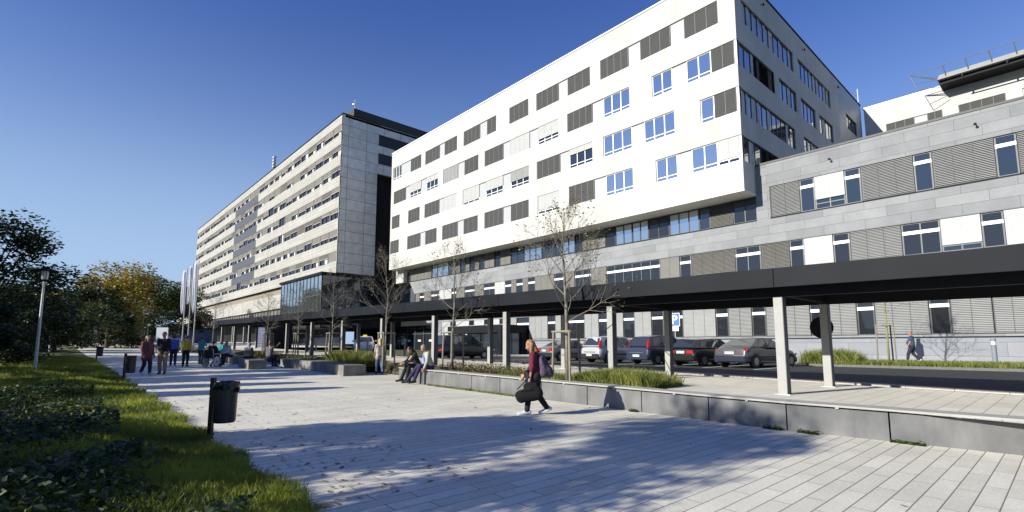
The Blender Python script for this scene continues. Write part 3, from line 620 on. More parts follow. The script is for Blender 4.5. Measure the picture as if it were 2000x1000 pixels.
for i in range(len(WL) - 1):
    m_ = MB(); segbox(m_, WL[i], WL[i + 1], 0, 0.42, -0.1, 0.47); m_.build('concrete_block', CONC, sw)
    for k in range(4): segbox(bd, WL[i], WL[i + 1], -0.02 + k * 0.115, 0.085 + k * 0.115, 0.50, 0.535, gap=0.0 if k else 0.0)
    cl = MB(); mid = [(WL[i][j] * .55 + WL[i + 1][j] * .45) for j in (0, 1)]; mid2 = [(WL[i][j] * .5 + WL[i + 1][j] * .5) for j in (0, 1)]
    segbox(cl, mid, mid2, -0.03, 0.4, 0.472, 0.498); cl.build('seat_bracket', BOARD, sw)
bd.build('seat_board', BOARD, sw); world_parent(sw)
def bench(label, pts, dep, cat='bench', h=0.46):
    t = thing('concrete_bench', label, cat, (pts[0][0], pts[0][1], G(pts[0][0])))
    for i in range(len(pts) - 1):
        m_ = MB(); segbox(m_, pts[i], pts[i + 1], 0, dep, -0.05, h); m_.build('concrete_block', CONC2, t)
    world_parent(t)
bench('pale concrete block bench with a dark shaded end, left of the pale-jacketed woman', [(-21.1, 9.3), (-23.6, 9.5), (-26.0, 9.55), (-28.1, 9.4)], 1.0)
bench('short concrete bench right of the wheelchair', [(-28.0, 7.35), (-31.0, 7.6)], 0.85)
bench('far concrete bench behind the wheelchair and the walking frame', [(-33.4, 7.9), (-36.0, 8.2), (-39.5, 8.3)], 0.8)
bench('small dark concrete block between the two longer benches', [(-28.3, 9.2), (-29.0, 9.2)], 1.2)
# ------------------------------------------------------------------ covered walkway
cn = thing('covered_walkway', 'long flat dark metal walkway roof on two rows of square pale posts', 'canopy', (-30, 13.5, 0.9))
def cz(x): return 3.27 - 0.0135 * x
CX0, CX1 = -57.0, 5.0
def sbox(mb, x0, x1, y0, y1, a, b):         # box whose top and bottom follow the slope
    vs = [(x, y, cz(x) + z) for x in (x0, x1) for y in (y0, y1) for z in (a, b)]
    return mb.add(vs, [(0, 1, 3, 2), (4, 6, 7, 5), (0, 4, 5, 1), (2, 3, 7, 6), (0, 2, 6, 4), (1, 5, 7, 3)])
x = CX1; 
while x > CX0 + 0.5:
    x2 = max(CX0, x - 4.63); m_ = MB(); sbox(m_, x2 + 0.008, x - 0.008, 11.55, 11.62, -0.42, 0.0); m_.build('fascia_sheet', FASC, cn); x = x2
m_ = MB(); sbox(m_, CX0, CX1, 11.63, 15.9, -0.07, -0.02); m_.build('roof_deck', DARKM, cn)
m_ = MB(); sbox(m_, CX0, CX1, 15.9, 15.97, -0.42, 0.0); m_.build('rear_fascia', DARKM, cn)
m_ = MB(); sbox(m_, CX0, CX0 + .06, 11.63, 15.9, -0.42, -0.08); m_.build('end_fascia', FASC, cn)
m_ = MB(); sbox(m_, CX0 + .1, CX1, 12.02, 12.2, -0.60, -0.36); sbox(m_, CX0 + .1, CX1, 15.12, 15.3, -0.60, -0.36); m_.build('edge_beam', DARKM, cn)
m_ = MB(); sbox(m_, CX0 + .1, CX1, 12.7, 14.7, -0.20, -0.16); m_.build('ceiling', DARKM, cn)
m_ = MB(); m_.tube((CX0, 16.12, cz(CX0) - 0.42), (CX1, 16.12, cz(CX1) - 0.42), 0.045, n=6); m_.build('drain_pipe', DARKM, cn)
col_x = [0.3 - 4.66 * i for i in range(13)]
for i, x in enumerate(col_x):
    for y in (12.1, 15.2):
        zb_ = G(x) + 0.5; zt = cz(x) - 0.60; m_ = MB()
        m_.m(0).box(x - 0.10, x + 0.085, y - 0.10, y - 0.085, zb_, zt); m_.m(0).box(x - 0.10, x + 0.085, y + 0.085, y + 0.10, zb_, zt)
        m_.m(1).box(x + 0.086, x + 0.10, y - 0.10, y + 0.10, zb_, zt); m_.m(0).box(x - 0.1, x + 0.085, y - 0.084, y + 0.084, zb_, zt)  # right face: the post's shaded side put into a darker colour
        m_.build('post', [COLM, COLD], cn)
        if y < 13 or True: MB().box(x - 0.16, x + 0.16, y - 0.16, y + 0.16, zb_ - .02, zb_ + 0.012).build('base_plate', GALV, cn)
        xb = MB(); sbox(xb, x - 0.06, x + 0.06, 12.2, 15.12, -0.56, -0.38) if y < 13 else None
        if y < 13: xb.build('cross_beam', DARKM, cn)
world_parent(cn)
# dark louvred pylon
py_ = thing('louvred_plant_box', 'slate blue louvred box standing behind the far walkway posts', 'plant box', (-57, 17.5, 1.35))
m_ = MB(TF(16.3)); m_.box(-59.3, -55.0, -2.2, -0.05, 0.8, 4.1)
m_.build('housing', DARKM, py_); m_ = MB(TF(16.3))
for k in range(11): m_.box(-59.3, -55.0, -0.05, 0.0, 1.3 + k * .27, 1.53 + k * .27)
m_.build('louvre_panel', mat('slate_louvre', (0.10, 0.12, 0.19), 0.5, metal=0.2, var=0.1), py_); world_parent(py_)
# ------------------------------------------------------------------ young trees, stakes, crowns, shrubs, grass
def leafquads(mb, pts, size, rr, flat=0.3):
    for p in pts:
        s = size * rr.uniform(0.6, 1.3); a = rr.uniform(0, 6.283); t = rr.uniform(-1.2, 1.2)
        u = Vector((math.cos(a), math.sin(a), rr.uniform(-.5, .5))); v = Vector((-math.sin(a) * math.cos(t), math.cos(a) * math.cos(t), math.sin(t)))
        P0 = Vector(p); mb.add([tuple(P0 - u * s * .5), tuple(P0 + v * s * .32), tuple(P0 + u * s * .5), tuple(P0 - v * s * .32)], [(0, 1, 2, 3)])
def young_tree(label, x, y, z, h, spread, seed, nleaf, fork=0.34, r0=0.048, group='young street trees', stakes=True, stake_label=None, sh=1.45, bark=BARK, leafm=LF_FEW, dens=1.0, lean=0.0):
    rr = random.Random(seed)
    t = thing('young_tree', label, 'tree', (x, y, z), group=group)
    tr = MB(); tips = []
    hf = h * fork
    p = Vector((0, 0, -0.05)); q = Vector((rr.uniform(-.03, .03), rr.uniform(-.03, .03), hf)); tr.tube(p, q, r0, r0 * 0.8, 8)
    # leader
    pts = [q]; n = 6
    for i in range(n): pts.append(pts[-1] + Vector((rr.uniform(-.08, .08), rr.uniform(-.08, .08), (h - hf) / n)))
    for i in range(n): tr.tube(pts[i], pts[i + 1], r0 * .8 * (1 - i / n) + .006, r0 * .8 * (1 - (i + 1) / n) + .006, 6)
    tr.build('trunk', bark, t, smooth=True)
    br = MB()
    def grow(p, d, L, r, lev):
        nseg = 4 if lev < 2 else 2
        for i in range(nseg):
            d = (d + Vector((rr.uniform(-.2, .2), rr.uniform(-.2, .2), rr.uniform(-.04, .22)))).normalized()
            q = p + d * (L / nseg); br.tube(p, q, r * (1 - .7 * i / nseg), r * (1 - .7 * (i + 1) / nseg), 5 if lev < 2 else 3, caps=False)
            if lev < 3 and (i > 0 or lev > 0):
                for _ in range(2 if lev < 2 and rr.random() < dens else 1):
                    a = rr.uniform(0, 6.283); o = d.orthogonal().normalized(); o2 = d.cross(o)
                    nd = (d * 0.75 + (o * math.cos(a) + o2 * math.sin(a)) * 0.75 + Vector((0, 0, .15))).normalized()
                    grow(q, nd, L * rr.uniform(.38, .6), r * .5, lev + 1)
            p = q
        tips.append(p)
    nb_ = int(16 * dens)
    for i in range(nb_):
        f = i / nb_; pp = pts[0].lerp(pts[-1], f * 0.92); a = i * 2.4 + rr.uniform(-.4, .4); up = 0.45 + 0.9 * f
        d = Vector((math.cos(a), math.sin(a), up)).normalized()
        grow(pp, d, spread * (1.05 - 0.72 * f) * rr.uniform(.8, 1.15), r0 * .27 * (1 - .6 * f) + .003, 0)
    br.build('branch', bark, t)['kind'] = 'stuff'
    if nleaf:
        lf = MB(); leafquads(lf, [tips[rr.randrange(len(tips))] + Vector([rr.uniform(-.08, .08) for _ in range(3)]) for _ in range(nleaf)], 0.08, rr)
        tag(lf.build('leaf', leafm, t), kind='stuff')
    if stakes:
        s = thing('tree_stake_frame', stake_label, 'tree stakes', (x, y, z), group='tree stake frames')
        P3 = [(0.42 * math.cos(a), 0.42 * math.sin(a)) for a in (R(200), R(320), R(80))]
        for a, b in P3: MB().tube((a * 1.12, b * 1.12, -.1), (a, b, sh), 0.035, 0.035, 8).build('stake', WOOD, s)
        for i in range(3):
            a, b = P3[i], P3[(i + 1) % 3]; MB().tube((a[0] * 1.12, a[1] * 1.12, sh - .03), (b[0] * 1.12, b[1] * 1.12, sh - .03 + .001 * i), 0.03, 0.03, 8).build('cross_rail', WOOD, s)
    return t
TZ = lambda x: G(x) + 0.47
young_tree('almost bare young tree behind the seating wall, nearest one, beside the walking woman', -9.75, 10.95, TZ(-9.75), 4.95, 1.75, 3, 480, stake_label='stake frame around the nearest young tree, right of the walking woman', r0=0.06)
young_tree('almost bare young tree right of the seated couple, between two walkway posts', -15.75, 11.2, TZ(-15.8), 4.7, 1.6, 11, 180, stake_label='stake frame right of the seated couple')
young_tree('almost bare young tree directly behind the woman in the pale jacket', -21.4, 11.4, TZ(-21.4), 5.2, 1.7, 19, 180, stake_label='stake frame beside the woman in the pale jacket')
young_tree('almost bare young tree left of the taxi, behind the ornamental grass', -27.5, 11.4, TZ(-27.5), 4.7, 1.5, 27, 90, stake_label='stake frame left of the white taxi')
young_tree('slim bare young tree in front of the glass pavilion', -32.7, 11.4, TZ(-32.7), 4.6, 1.4, 31, 60, stake_label='stake frame below the glass pavilion')
young_tree('small bare young tree in front of the louvred box', -38.5, 11.2, TZ(-38.5), 4.3, 1.3, 37, 40, stake_label='stake frame in front of the louvred box')
young_tree('faint bare young tree near the flagpoles', -55.0, 11.2, TZ(-55), 5.0, 2.0, 41, 40, stakes=False)
young_tree('yellow-green budding young tree in the verge by the grey wall', -6.2, 31.0, 0.68, 5.0, 1.6, 53, 30, stake_label='tall stake frame in the verge by the grey wall', sh=2.0, fork=.52, bark=mat('lichen_bark', (0.20, 0.19, 0.08), 0.95, var=0.25, vscale=10), dens=.9)
young_tree('bare young tree behind the walkway, in the gap before the entrance hall', -40.5, 27.0, 0.6, 4.6, 1.4, 59, 0, stake_label='pale stake frame behind the walkway before the entrance hall', dens=.8)

def crown_tree(label, x, y, z, h, rad, seed, nleaf, size, mats_, trunk_r=0.25, group='park trees', low=0.25, cat='tree', name='leafy_tree', squash=1.0, lumps=16):
    rr = random.Random(seed); t = thing(name, label, cat, (x, y, z), group=group)
    tr = MB(); top = Vector((0, 0, h * .7)); tr.tube((0, 0, -.3), (0, 0, h * .35), trunk_r, trunk_r * .75, 8); tr.tube((0, 0, h * .35), top, trunk_r * .75, trunk_r * .3, 8)
    L = []
    for i in range(lumps):
        a = rr.uniform(0, 6.283); f = rr.random(); zz = h * (low + (1 - low) * (0.12 + 0.80 * f)); prof = math.sin(math.pi * min(1, 0.18 + 0.72 * f)) ** .7
        r_ = rad * prof * rr.uniform(.45, .95); c = Vector((math.cos(a) * r_, math.sin(a) * r_, zz)); L.append((c, rad * rr.uniform(.24, .44)))
        tr.tube((0, 0, max(h * .2, zz * .6)), c, trunk_r * .3, trunk_r * .08, 5, caps=False)
    tr.build('trunk', BARKD, t)
    groups = [MB() for _ in mats_]
    per = nleaf // lumps
    for c, r_ in L:
        g = groups[rr.randrange(len(mats_))]; pts = []
        for _ in range(per):
            v = Vector((rr.gauss(0, 1), rr.gauss(0, 1), rr.gauss(0, 1))).normalized(); k = rr.random() ** .4
            pts.append(c + Vector((v.x, v.y, v.z * .75 * squash)) * (r_ * k * rr.uniform(.85, 1.25)))
        leafquads(g, pts, size, rr)
    for g, m in zip(groups, mats_):
        if g.v: tag(g.build('crown', m, t), kind=None)
    return t
# backdrop: big turning tree and its neighbours at the far left
crown_tree('big yellowing tree above the far left end of the plaza', -97, 5.8, 1.4, 13.4, 7.0, 101, 14000, 0.40, [LF_YEL, LF_OLIVE, LF_YEL], .4, low=.1)
crown_tree('wide dark green tree right of the yellowing one', -112, 13.0, 1.5, 12.8, 6.0, 102, 12000, 0.45, [LF_OLIVE, LF_GRN, LF_DARK], .4, low=.1)
crown_tree('dark spreading tree with an open right edge, left of the flags', -118, 18.5, 1.5, 11.0, 4.6, 103, 8000, 0.42, [LF_GRN, LF_DARK], .35, low=.1)
crown_tree('low dark tree left of the yellowing one', -90, 3.2, 1.3, 8.6, 4.6, 104, 9000, 0.4, [LF_DARK, LF_GRN], .3, low=.02)
crown_tree('dark bushy tree below the yellowing one', -84, 5.0, 1.2, 5.2, 4.2, 105, 8000, 0.34, [LF_DARK, LF_DARK, LF_OLIVE], .25, low=.0)
crown_tree('dark tree behind the far hedge with reddish underside', -106, 10.5, 1.4, 6.6, 4.5, 106, 7000, 0.34, [LF_OLIVE, LF_RED, LF_DARK], .25, low=.0)
# left edge of the picture
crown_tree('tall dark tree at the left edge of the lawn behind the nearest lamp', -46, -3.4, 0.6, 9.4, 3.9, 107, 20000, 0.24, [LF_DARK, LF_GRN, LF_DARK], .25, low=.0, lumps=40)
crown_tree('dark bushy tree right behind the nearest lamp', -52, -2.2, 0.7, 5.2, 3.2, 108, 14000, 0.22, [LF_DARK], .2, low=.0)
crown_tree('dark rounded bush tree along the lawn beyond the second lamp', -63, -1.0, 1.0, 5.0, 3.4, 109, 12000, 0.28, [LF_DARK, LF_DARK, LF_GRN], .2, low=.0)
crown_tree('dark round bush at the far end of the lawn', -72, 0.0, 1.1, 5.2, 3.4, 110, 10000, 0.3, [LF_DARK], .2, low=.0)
# trees on the park side that throw the shadows over the plaza
for i, (lb, x, y, h, r_) in enumerate((
    ('park tree behind the viewpoint that shades the foreground paving', -9.6, -10.2, 9.3, 3.0),
    ('second park tree behind the viewpoint, lower and beside the first', -10.2, -7.0, 6.2, 2.1),
    ('park tree shading the near lawn', -27.5, -9.0, 8.8, 2.6),
    ('park tree shading the far plaza near the checked-shirt couple', -32.5, -9.5, 9.8, 3.0),
    ('park tree shading the wheelchair corner', -38.5, -10.5, 11.0, 3.0),
    ('park tree at the far bend of the lawn', -45, -12.0, 11.5, 3.0))):
    crown_tree(lb, x, y, 0.1 + G(x), h, r_, 130 + i, 9500 if i < 2 else 8500, 0.22 if i < 2 else .32, [LF_GRN, LF_OLIVE], .16, low=.22, lumps=12)
# added shrubs, mostly out of view, sized to shade the lawn edge
for i, (x, y, h, r_) in enumerate(((-6.9, -4.7, 4.4, 2.3), (-10.8, -3.9, 2.6, 1.6), (-14.2, -3.6, 1.2, 1.6), (-18.5, -3.8, 1.3, 1.7), (-23.5, -3.2, 2.4, 2.0), (-29, -3.0, 2.6, 1.8), (-35, -3.0, 3.2, 2.2), (-41, -2.0, 3.4, 2.4))):
    crown_tree('added evergreen shrub %s, shading the edge of the lawn' % ('nearest to the viewer', 'second from the viewer', 'third from the viewer', 'fourth from the viewer', 'fifth from the viewer', 'sixth from the viewer', 'next to the last', 'farthest')[i], x, y, G(x), h, r_, 150 + i, 11000 if i < 2 else 6500, 0.14 if i < 3 else .16, [LF_DARK], .05, group='added shade shrubs along the lawn', low=0.0, cat='shrub', name='shade_shrub', lumps=9)
# three clipped columnar trees: the rounded shadows on the plaza
for i, (x, lb) in enumerate(((-19.4, 'nearest'), (-21.9, 'middle'), (-24.4, 'farthest'))):
    rr = random.Random(170 + i); t = thing('columnar_yew', '%s of the three slim columnar yews beside the lawn' % lb, 'tree', (x, -6.6 - 0.0, G(x)), group='columnar yews')
    b_ = MB(); n = 6000; pts = []
    for _ in range(n):
        zz = rr.uniform(.1, 5.9); rad = 0.95 * math.sqrt(max(0.02, 1 - (zz / 6.0) ** 3)); a = rr.uniform(0, 6.283); k = rr.uniform(.5, 1); pts.append(Vector((math.cos(a) * rad * k, math.sin(a) * rad * k, zz)))
    leafquads(b_, pts, .22, rr); b_.build('crown', LF_DARK, t); MB().tube((0, 0, -.1), (0, 0, 5.4), .12, .04, 8).build('trunk', BARKD, t)

def blades(mb, x, y, z, h, w_, rr, lean=.4):
    a = rr.uniform(0, 6.283); l_ = rr.uniform(.1, lean) * h; dx, dy = math.cos(a) * l_, math.sin(a) * l_; b = rr.uniform(0, 6.283); wx, wy = math.cos(b) * w_, math.sin(b) * w_
    mb.add([(x - wx, y - wy, z), (x + wx, y + wy, z), (x + dx * .4 + wx * .6, y + dy * .4 + wy * .6, z + h * .6), (x + dx, y + dy, z + h), (x + dx * .4 - wx * .6, y + dy * .4 - wy * .6, z + h * .6)], [(0, 1, 2, 3, 4)])
def tuft(label, x0, x1, y0, y1, h, n, seed, zf, m=GRASSO, name='ornamental_grass', grp='clumps of ornamental grass', hk=1.0):
    rr = random.Random(seed); t = MB(); cx, cy = (x0 + x1) / 2, (y0 + y1) / 2
    for _ in range(n):
        x = rr.uniform(x0, x1); y = rr.uniform(y0, y1); e = 1 - .35 * abs((x - cx) / (x1 - x0) * 2) ** 3
        blades(t, x, y, zf(x, y) - .02, h * rr.uniform(.5, 1.12) * e, 0.007, rr, .75)
    return tag(t.build(name, m), label, 'grass clump', grp)
tuft('long bright clump of ornamental grass behind the seating wall', -9.35, -6.75, 10.65, 12.0, .43, 9000, 1, lambda x, y: G(x) + .5)
tuft('dark green clump of ornamental grass behind the pale bench', -27.0, -22.4, 10.6, 12.0, .75, 8000, 2, lambda x, y: G(x) + .3)
tuft('dry round clump of grass in the verge by the parked silver saloon', -10.0, -7.3, 29.9, 31.9, .85, 5000, 3, lambda x, y: .67)
tuft('sparse pale grass between the wall and the nearest young tree', -12.6, -9.8, 10.65, 11.8, .26, 2500, 4, lambda x, y: G(x) + .48)
rr = random.Random(9)
# russet and green low shrubs in the long bed
ORD = ['first', 'second', 'third', 'fourth', 'fifth', 'sixth', 'seventh', 'eighth', 'ninth', 'tenth', 'eleventh', 'twelfth', 'thirteenth', 'fourteenth', 'fifteenth', 'sixteenth']
def shrubrow(label, xs, y0, y1, zf, h, mats_, seed, grp, size=.06, n=420):
    rr = random.Random(seed)
    for i, x in enumerate(xs):
        b_ = MB(); pts = []
        for _ in range(n):
            a = rr.uniform(0, 6.283); k = rr.random() ** .5; pts.append(Vector((x + math.cos(a) * .55 * k, (y0 + y1) / 2 + math.sin(a) * (y1 - y0) / 2 * k, zf(x) + h * rr.uniform(0.05, 1) * (1 - .5 * k * k))))
        leafquads(b_, pts, size, rr)
        for _ in range(40): blades(b_, x + rr.uniform(-.5, .5), rr.uniform(y0, y1), zf(x), h * rr.uniform(.7, 1.25), .006, rr, .5)
        tag(b_.build('bed_shrub', mats_[i % len(mats_)]), label % ORD[i], 'shrub', grp)
shrubrow('%s low shrub from the right in the bed behind the seating wall', [-12.2 - .62 * i for i in range(7)], 10.7, 11.9, lambda x: G(x) + .46, .36, [LF_RED, LF_OLIVE, LF_RED], 5, 'low shrubs behind the seating wall')
shrubrow('%s low green shrub from the right in the bed near the pale-jacketed woman', [-17.6 - .7 * i for i in range(7)], 11.7, 12.1, lambda x: G(x) + .15, .32, [LF_OLIVE, LF_GRN], 6, 'low shrubs by the pale jacket woman')
shrubrow('%s yellow-green ground shrub from the right in the bed behind the benches', [-28.0 - .9 * i for i in range(16)], 9.9, 11.6, lambda x: G(x) + .28, .34, [LF_OLIVE, LF_GRN, LF_YEL], 7, 'ground shrubs behind the far benches', .1, 260)
# verge cover
b_ = MB(); rr = random.Random(12)
for _ in range(16000): blades(b_, rr.uniform(-9.2, 4), rr.uniform(29.6, 33.2), .66, rr.uniform(.08, .30), .014, rr, .9)
tag(b_.build('verge_grass', GRASSO), kind='stuff', label='short patchy grass covering the verge', cat='grass')
# lawn grass near the camera, thinning with distance
b_ = MB(); rr = random.Random(13)
for _ in range(70000):
    x = -4.6 - 9 * rr.random() ** 1.3; y = rr.uniform(-1.2, 2.0 + .1 * math.sin(x * 3)); blades(b_, x, y, lawn_z(x, y) - .01, rr.uniform(.05, .15), .004, rr, .9)
for _ in range(60000):
    x = -13 - 34 * rr.random() ** 1.4; y = rr.uniform(-2.0, 2.0 + .1 * math.sin(x * 3)); blades(b_, x, y, lawn_z(x, y) - .01, rr.uniform(.07, .17), .010, rr, .9)
tag(b_.build('lawn_grass', GRASSB), kind='stuff', label='grass of the lawn along the left side', cat='grass')
# weedy ground cover in the lower left
b_ = MB(); rr = random.Random(14); pts = []
for _ in range(30000):
    x = -4.9 - 13 * rr.random() ** 1.2; y = rr.uniform(-2.4, 1.25 - 0.5 * rr.random() + .35 * math.sin(x * 2.1)); y = min(y, 1.45 if x > -7.5 else .85)
    pts.append(Vector((x, y, lawn_z(x, y) + rr.uniform(.03, .30) * (0.6 + .4 * math.sin(x * 1.7 + y * 2)))))
leafquads(b_, pts, .075, rr)
tag(b_.build('weed_cover', LF_IVY), kind='stuff', label='broad-leaved weeds growing over the lower left corner', cat='weeds')
# weeds along the wall foot
for i, (x, y, s, lb) in enumerate(((-3.95, 10.25, .16, 'weed tuft at the wall foot by the second block joint'), (-3.35, 10.3, .16, 'larger weed tuft just left of the wide wall joint'), (-1.95, 10.55, .22, 'biggest weed tuft at the wall foot near the right end'), (-13.1, 10.0, .14, 'weed tuft growing up the joint right of the seated couple'), (-7.0, 10.15, .1, 'tiny weed by the woman\'s shadow'))):
    b_ = MB(); rr = random.Random(200 + i); leafquads(b_, [Vector((x + max(-s, min(s, rr.gauss(0, s * .6))), y - abs(rr.gauss(0, .03)), G(x) + abs(rr.gauss(0, .025)))) for _ in range(260)], .055, rr); tag(b_.build('weed_tuft', LF_GRN), lb, 'weed', 'weeds along the wall foot')
b_ = MB(); rr = random.Random(15)
for _ in range(1500):
    x = rr.uniform(-15.5, -10.4); blades(b_, x, 10.06 - abs(rr.gauss(0, .05)) + (x + 10.4) * .02, G(x), rr.uniform(.02, .09), .006, rr, .9)
tag(b_.build('wall_foot_grass', GRASSO), kind='stuff', label='thin line of grass along the foot of the wall', cat='grass')
# fallen leaves
b_ = MB(); rr = random.Random(16)
pts = [Vector((-5 - 20 * rr.random() ** 1.6, 2.0 + 2.2 * rr.random() ** 2, 0)) for _ in range(420)] + [Vector((rr.uniform(-16, -1), rr.uniform(3, 10), 0)) for _ in range(35)]
for p in pts: p.z = G(p.x) + .012; 
leafq = MB()
for p in pts:
    a = rr.uniform(0, 6.28); s = rr.uniform(.02, .05); u = Vector((math.cos(a), math.sin(a), rr.uniform(-.1, .3))) * s; v = Vector((-math.sin(a), math.cos(a), rr.uniform(-.1, .3))) * s * .6
    leafq.add([tuple(p - u), tuple(p + v), tuple(p + u), tuple(p - v)], [(0, 1, 2, 3)])
tag(leafq.build('fallen_leaves', mat('dry_leaf', (0.14, 0.09, 0.045), .8, col2=(.28, .2, .09), vscale=9)), kind='stuff', label='dry leaves scattered on the paving along the lawn', cat='leaves')
# ------------------------------------------------------------------ cars (local +y is the nose, x to the car's right)
TYRE = mat('tyre_rubber', (0.015, 0.015, 0.016), 0.8, var=0.1); RIM = mat('wheel_rim', (0.35, 0.36, 0.37), 0.35, metal=0.8, var=0)
TAIL = mat('tail_lamp_red', (0.42, 0.012, 0.012), 0.25, var=0.1, vscale=20); PLATE = mat('number_plate', (0.75, 0.75, 0.75), 0.5, var=0)
BLK = mat('black_trim', (0.012, 0.012, 0.013), 0.5, var=0); HEADL = mat('head_lamp', (0.6, 0.62, 0.65), 0.15, metal=0.5, var=0)
def paint(name, c, metal=0.4):
    m = mat(name, c, 0.32, metal=metal, spec=0.5, var=0.05, vscale=2); m.node_tree.nodes['Principled BSDF'].inputs['Coat Weight'].default_value = 0.6; m.node_tree.nodes['Principled BSDF'].inputs['Coat Roughness'].default_value = 0.06; return m
PLTXT = mat('plate_ink', (0.03, 0.03, 0.03), .6, var=0); PLBLUE = mat('plate_blue', (0.02, 0.05, 0.35), .6, var=0)
def car(label, pos, rz, pm, L=4.55, W=1.76, H=1.42, belt=0.92, deck=1.0, kind='saloon', tail='wide', bumper=None, extra=None, name='parked_car', group='cars parked in front of the grey wing'):
    t = thing(name, label, 'car', pos, rz, group)
    h = L / 2; hw = W / 2
    # lower body: stations along y with (y, z_bottom, z_shoulder, halfwidth factor)
    if kind == 'saloon': top = [(-h, .62, .88), (-h + .06, .88, .93), (-h + .45, deck, .98), (-h + 1.1, deck + .01, 1), (-.5, belt, 1), (.6, belt, 1), (h - 1.15, belt, .99), (h - .45, belt - .12, .95), (h - .1, belt - .30, .86), (h, .52, .80)]
    else: top = [(-h, .60, .90), (-h + .05, belt - .1, .95), (-h + .25, belt + .01, .98), (-h + 1.1, belt, 1), (-.3, belt - .02, 1), (.7, belt - .03, 1), (h - 1.0, belt - .05, .98), (h - .4, belt - .18, .94), (h - .08, belt - .38, .84), (h, .50, .78)]
    mb = MB(); vs = []; K = 0
    for y, z, f in top:
        zb_ = .20 if abs(y) < h - .5 else .28; w_ = hw * f; zt = z
        sec = [(0, zb_), (w_ * .90, zb_), (w_ * .985, zb_ + .10), (w_, zb_ + (zt - zb_) * .45), (w_ * .985, zb_ + (zt - zb_) * .72), (w_ * .93, zt - .045), (w_ * .84, zt - .005), (w_ * .4, zt + .02), (0, zt + .026)]
        full = [(-a, b) for a, b in sec[::-1]] + sec[1:-1]; K = len(full); vs += [(a, y, b) for a, b in full]
    fs = [tuple(range(K))[::-1], tuple(range(len(vs) - K, len(vs)))]
    for i in range(len(top) - 1):
        for k in range(K): a = i * K + k; b = i * K + (k + 1) % K; fs.append((a, b, b + K, a + K))
    mb.add(vs, fs)
    body = mb.build('body', pm, t, smooth=True); bm_ = body.modifiers.new('edge', 'EDGE_SPLIT'); bm_.split_angle = R(42)
    # cabin: (y, z) outline rear base, rear top, front top, front base
    if kind == 'saloon': rb_, rt, ft, fb = (-h + .55, deck), (-h + 1.28, H - .05), (.18, H - .03), (h - 1.28, belt)
    elif kind == 'estate': rb_, rt, ft, fb = (-h + .12, belt + .02), (-h + .62, H - .06), (.2, H - .03), (h - 1.35, belt - .01)
    else: rb_, rt, ft, fb = (-h + .08, belt), (-h + .42, H - .07), (.45, H - .02), (h - .85, belt - .04)
    wb_, wt = hw * .93, hw * .70
    def side(s):
        return [(s * wb_, *rb_), (s * wt, rt[0], rt[1]), (s * wt, ft[0], ft[1]), (s * wb_, *fb)]
    Lp, Rp = side(-1), side(1); mid = [(0, (rt[0] + ft[0]) / 2, H)]
    cv = Lp + Rp + [(-wt * .98, (rt[0] + ft[0]) / 2, H), (wt * .98, (rt[0] + ft[0]) / 2, H), (0, rt[0], rt[1] + .03), (0, ft[0], ft[1] + .03), (0, (rt[0] + ft[0]) / 2, H + .035)]
    c = MB(); c.add(cv, [(0, 1, 8, 2, 3), (4, 7, 6, 9, 5), (0, 4, 5, 10, 1), (3, 2, 11, 6, 7), (1, 10, 12, 8), (10, 5, 9, 12), (8, 12, 11, 2), (12, 9, 6, 11)])
    c.build('roof', pm, t)
    def lerp3(a, b, k): return tuple(a[i] + (b[i] - a[i]) * k for i in range(3))
    def pane(quad, ins, off, nm, m=GCAR):
        # quad corners: base0, top0, top1, base1 ; bilinear inset
        def bl(u, v): p = lerp3(quad[0], quad[3], u); q = lerp3(quad[1], quad[2], u); r = lerp3(p, q, v); return (r[0] + off[0], r[1] + off[1], r[2] + off[2])
        (u0, u1, v0, v1) = ins; MB().add([bl(u0, v0), bl(u0, v1), bl(u1, v1), bl(u1, v0)], [(0, 1, 2, 3)]).build(nm, m, t)
    pane([Lp[0], Lp[1], Rp[1], Rp[0]], (.06, .94, .10, .92), (0, -.006, .004), 'rear_window')
    pane([Lp[3], Lp[2], Rp[2], Rp[3]], (.05, .95, .04, .94), (0, .006, .004), 'windscreen')
    for s, Q in ((-1, Lp), (1, Rp)):
        q = [Q[0], Q[1], Q[2], Q[3]]; off = (s * .008, 0, .002)
        cuts = [(.14, .40), (.43, .68), (.71, .93)] if kind != 'saloon' else [(.20, .46), (.49, .90)]
        for a, b in cuts: pane(q, (a, b, .08, .90), off, 'side_window')
        # wheels
        for y in (-h + .80, h - .82):
            wz = .315; w_ = MB(); x0 = s * (hw - .21); x1 = s * (hw - .005)
            w_.tube((x0, y, wz), (x1, y, wz), .315, .315, 20); wh = w_.build('wheel', TYRE, t)
            MB().tube((x1 - s * .01, y, wz), (x1 + s * .006, y, wz), .205, .195, 10).build('rim', RIM, wh)
            ar = MB(); vs2 = []; 
            for k in range(13):
                a = math.pi * k / 12; vs2.append((s * (hw * .992 + .004), y + .385 * math.cos(a), wz + .375 * math.sin(a)))
            vs2 += [(s * (hw * .98 + .004), y - .385, .2), (s * (hw * .98 + .004), y + .385, .2)]; ar.add(vs2, [tuple(range(15))]); ar.build('wheel_arch', BLK, t)
        mr = MB().box(s * (hw * .93), s * (hw + .14), fb[0] - .55, fb[0] - .42, belt + .02, belt + .16).build('wing_mirror', pm, t)
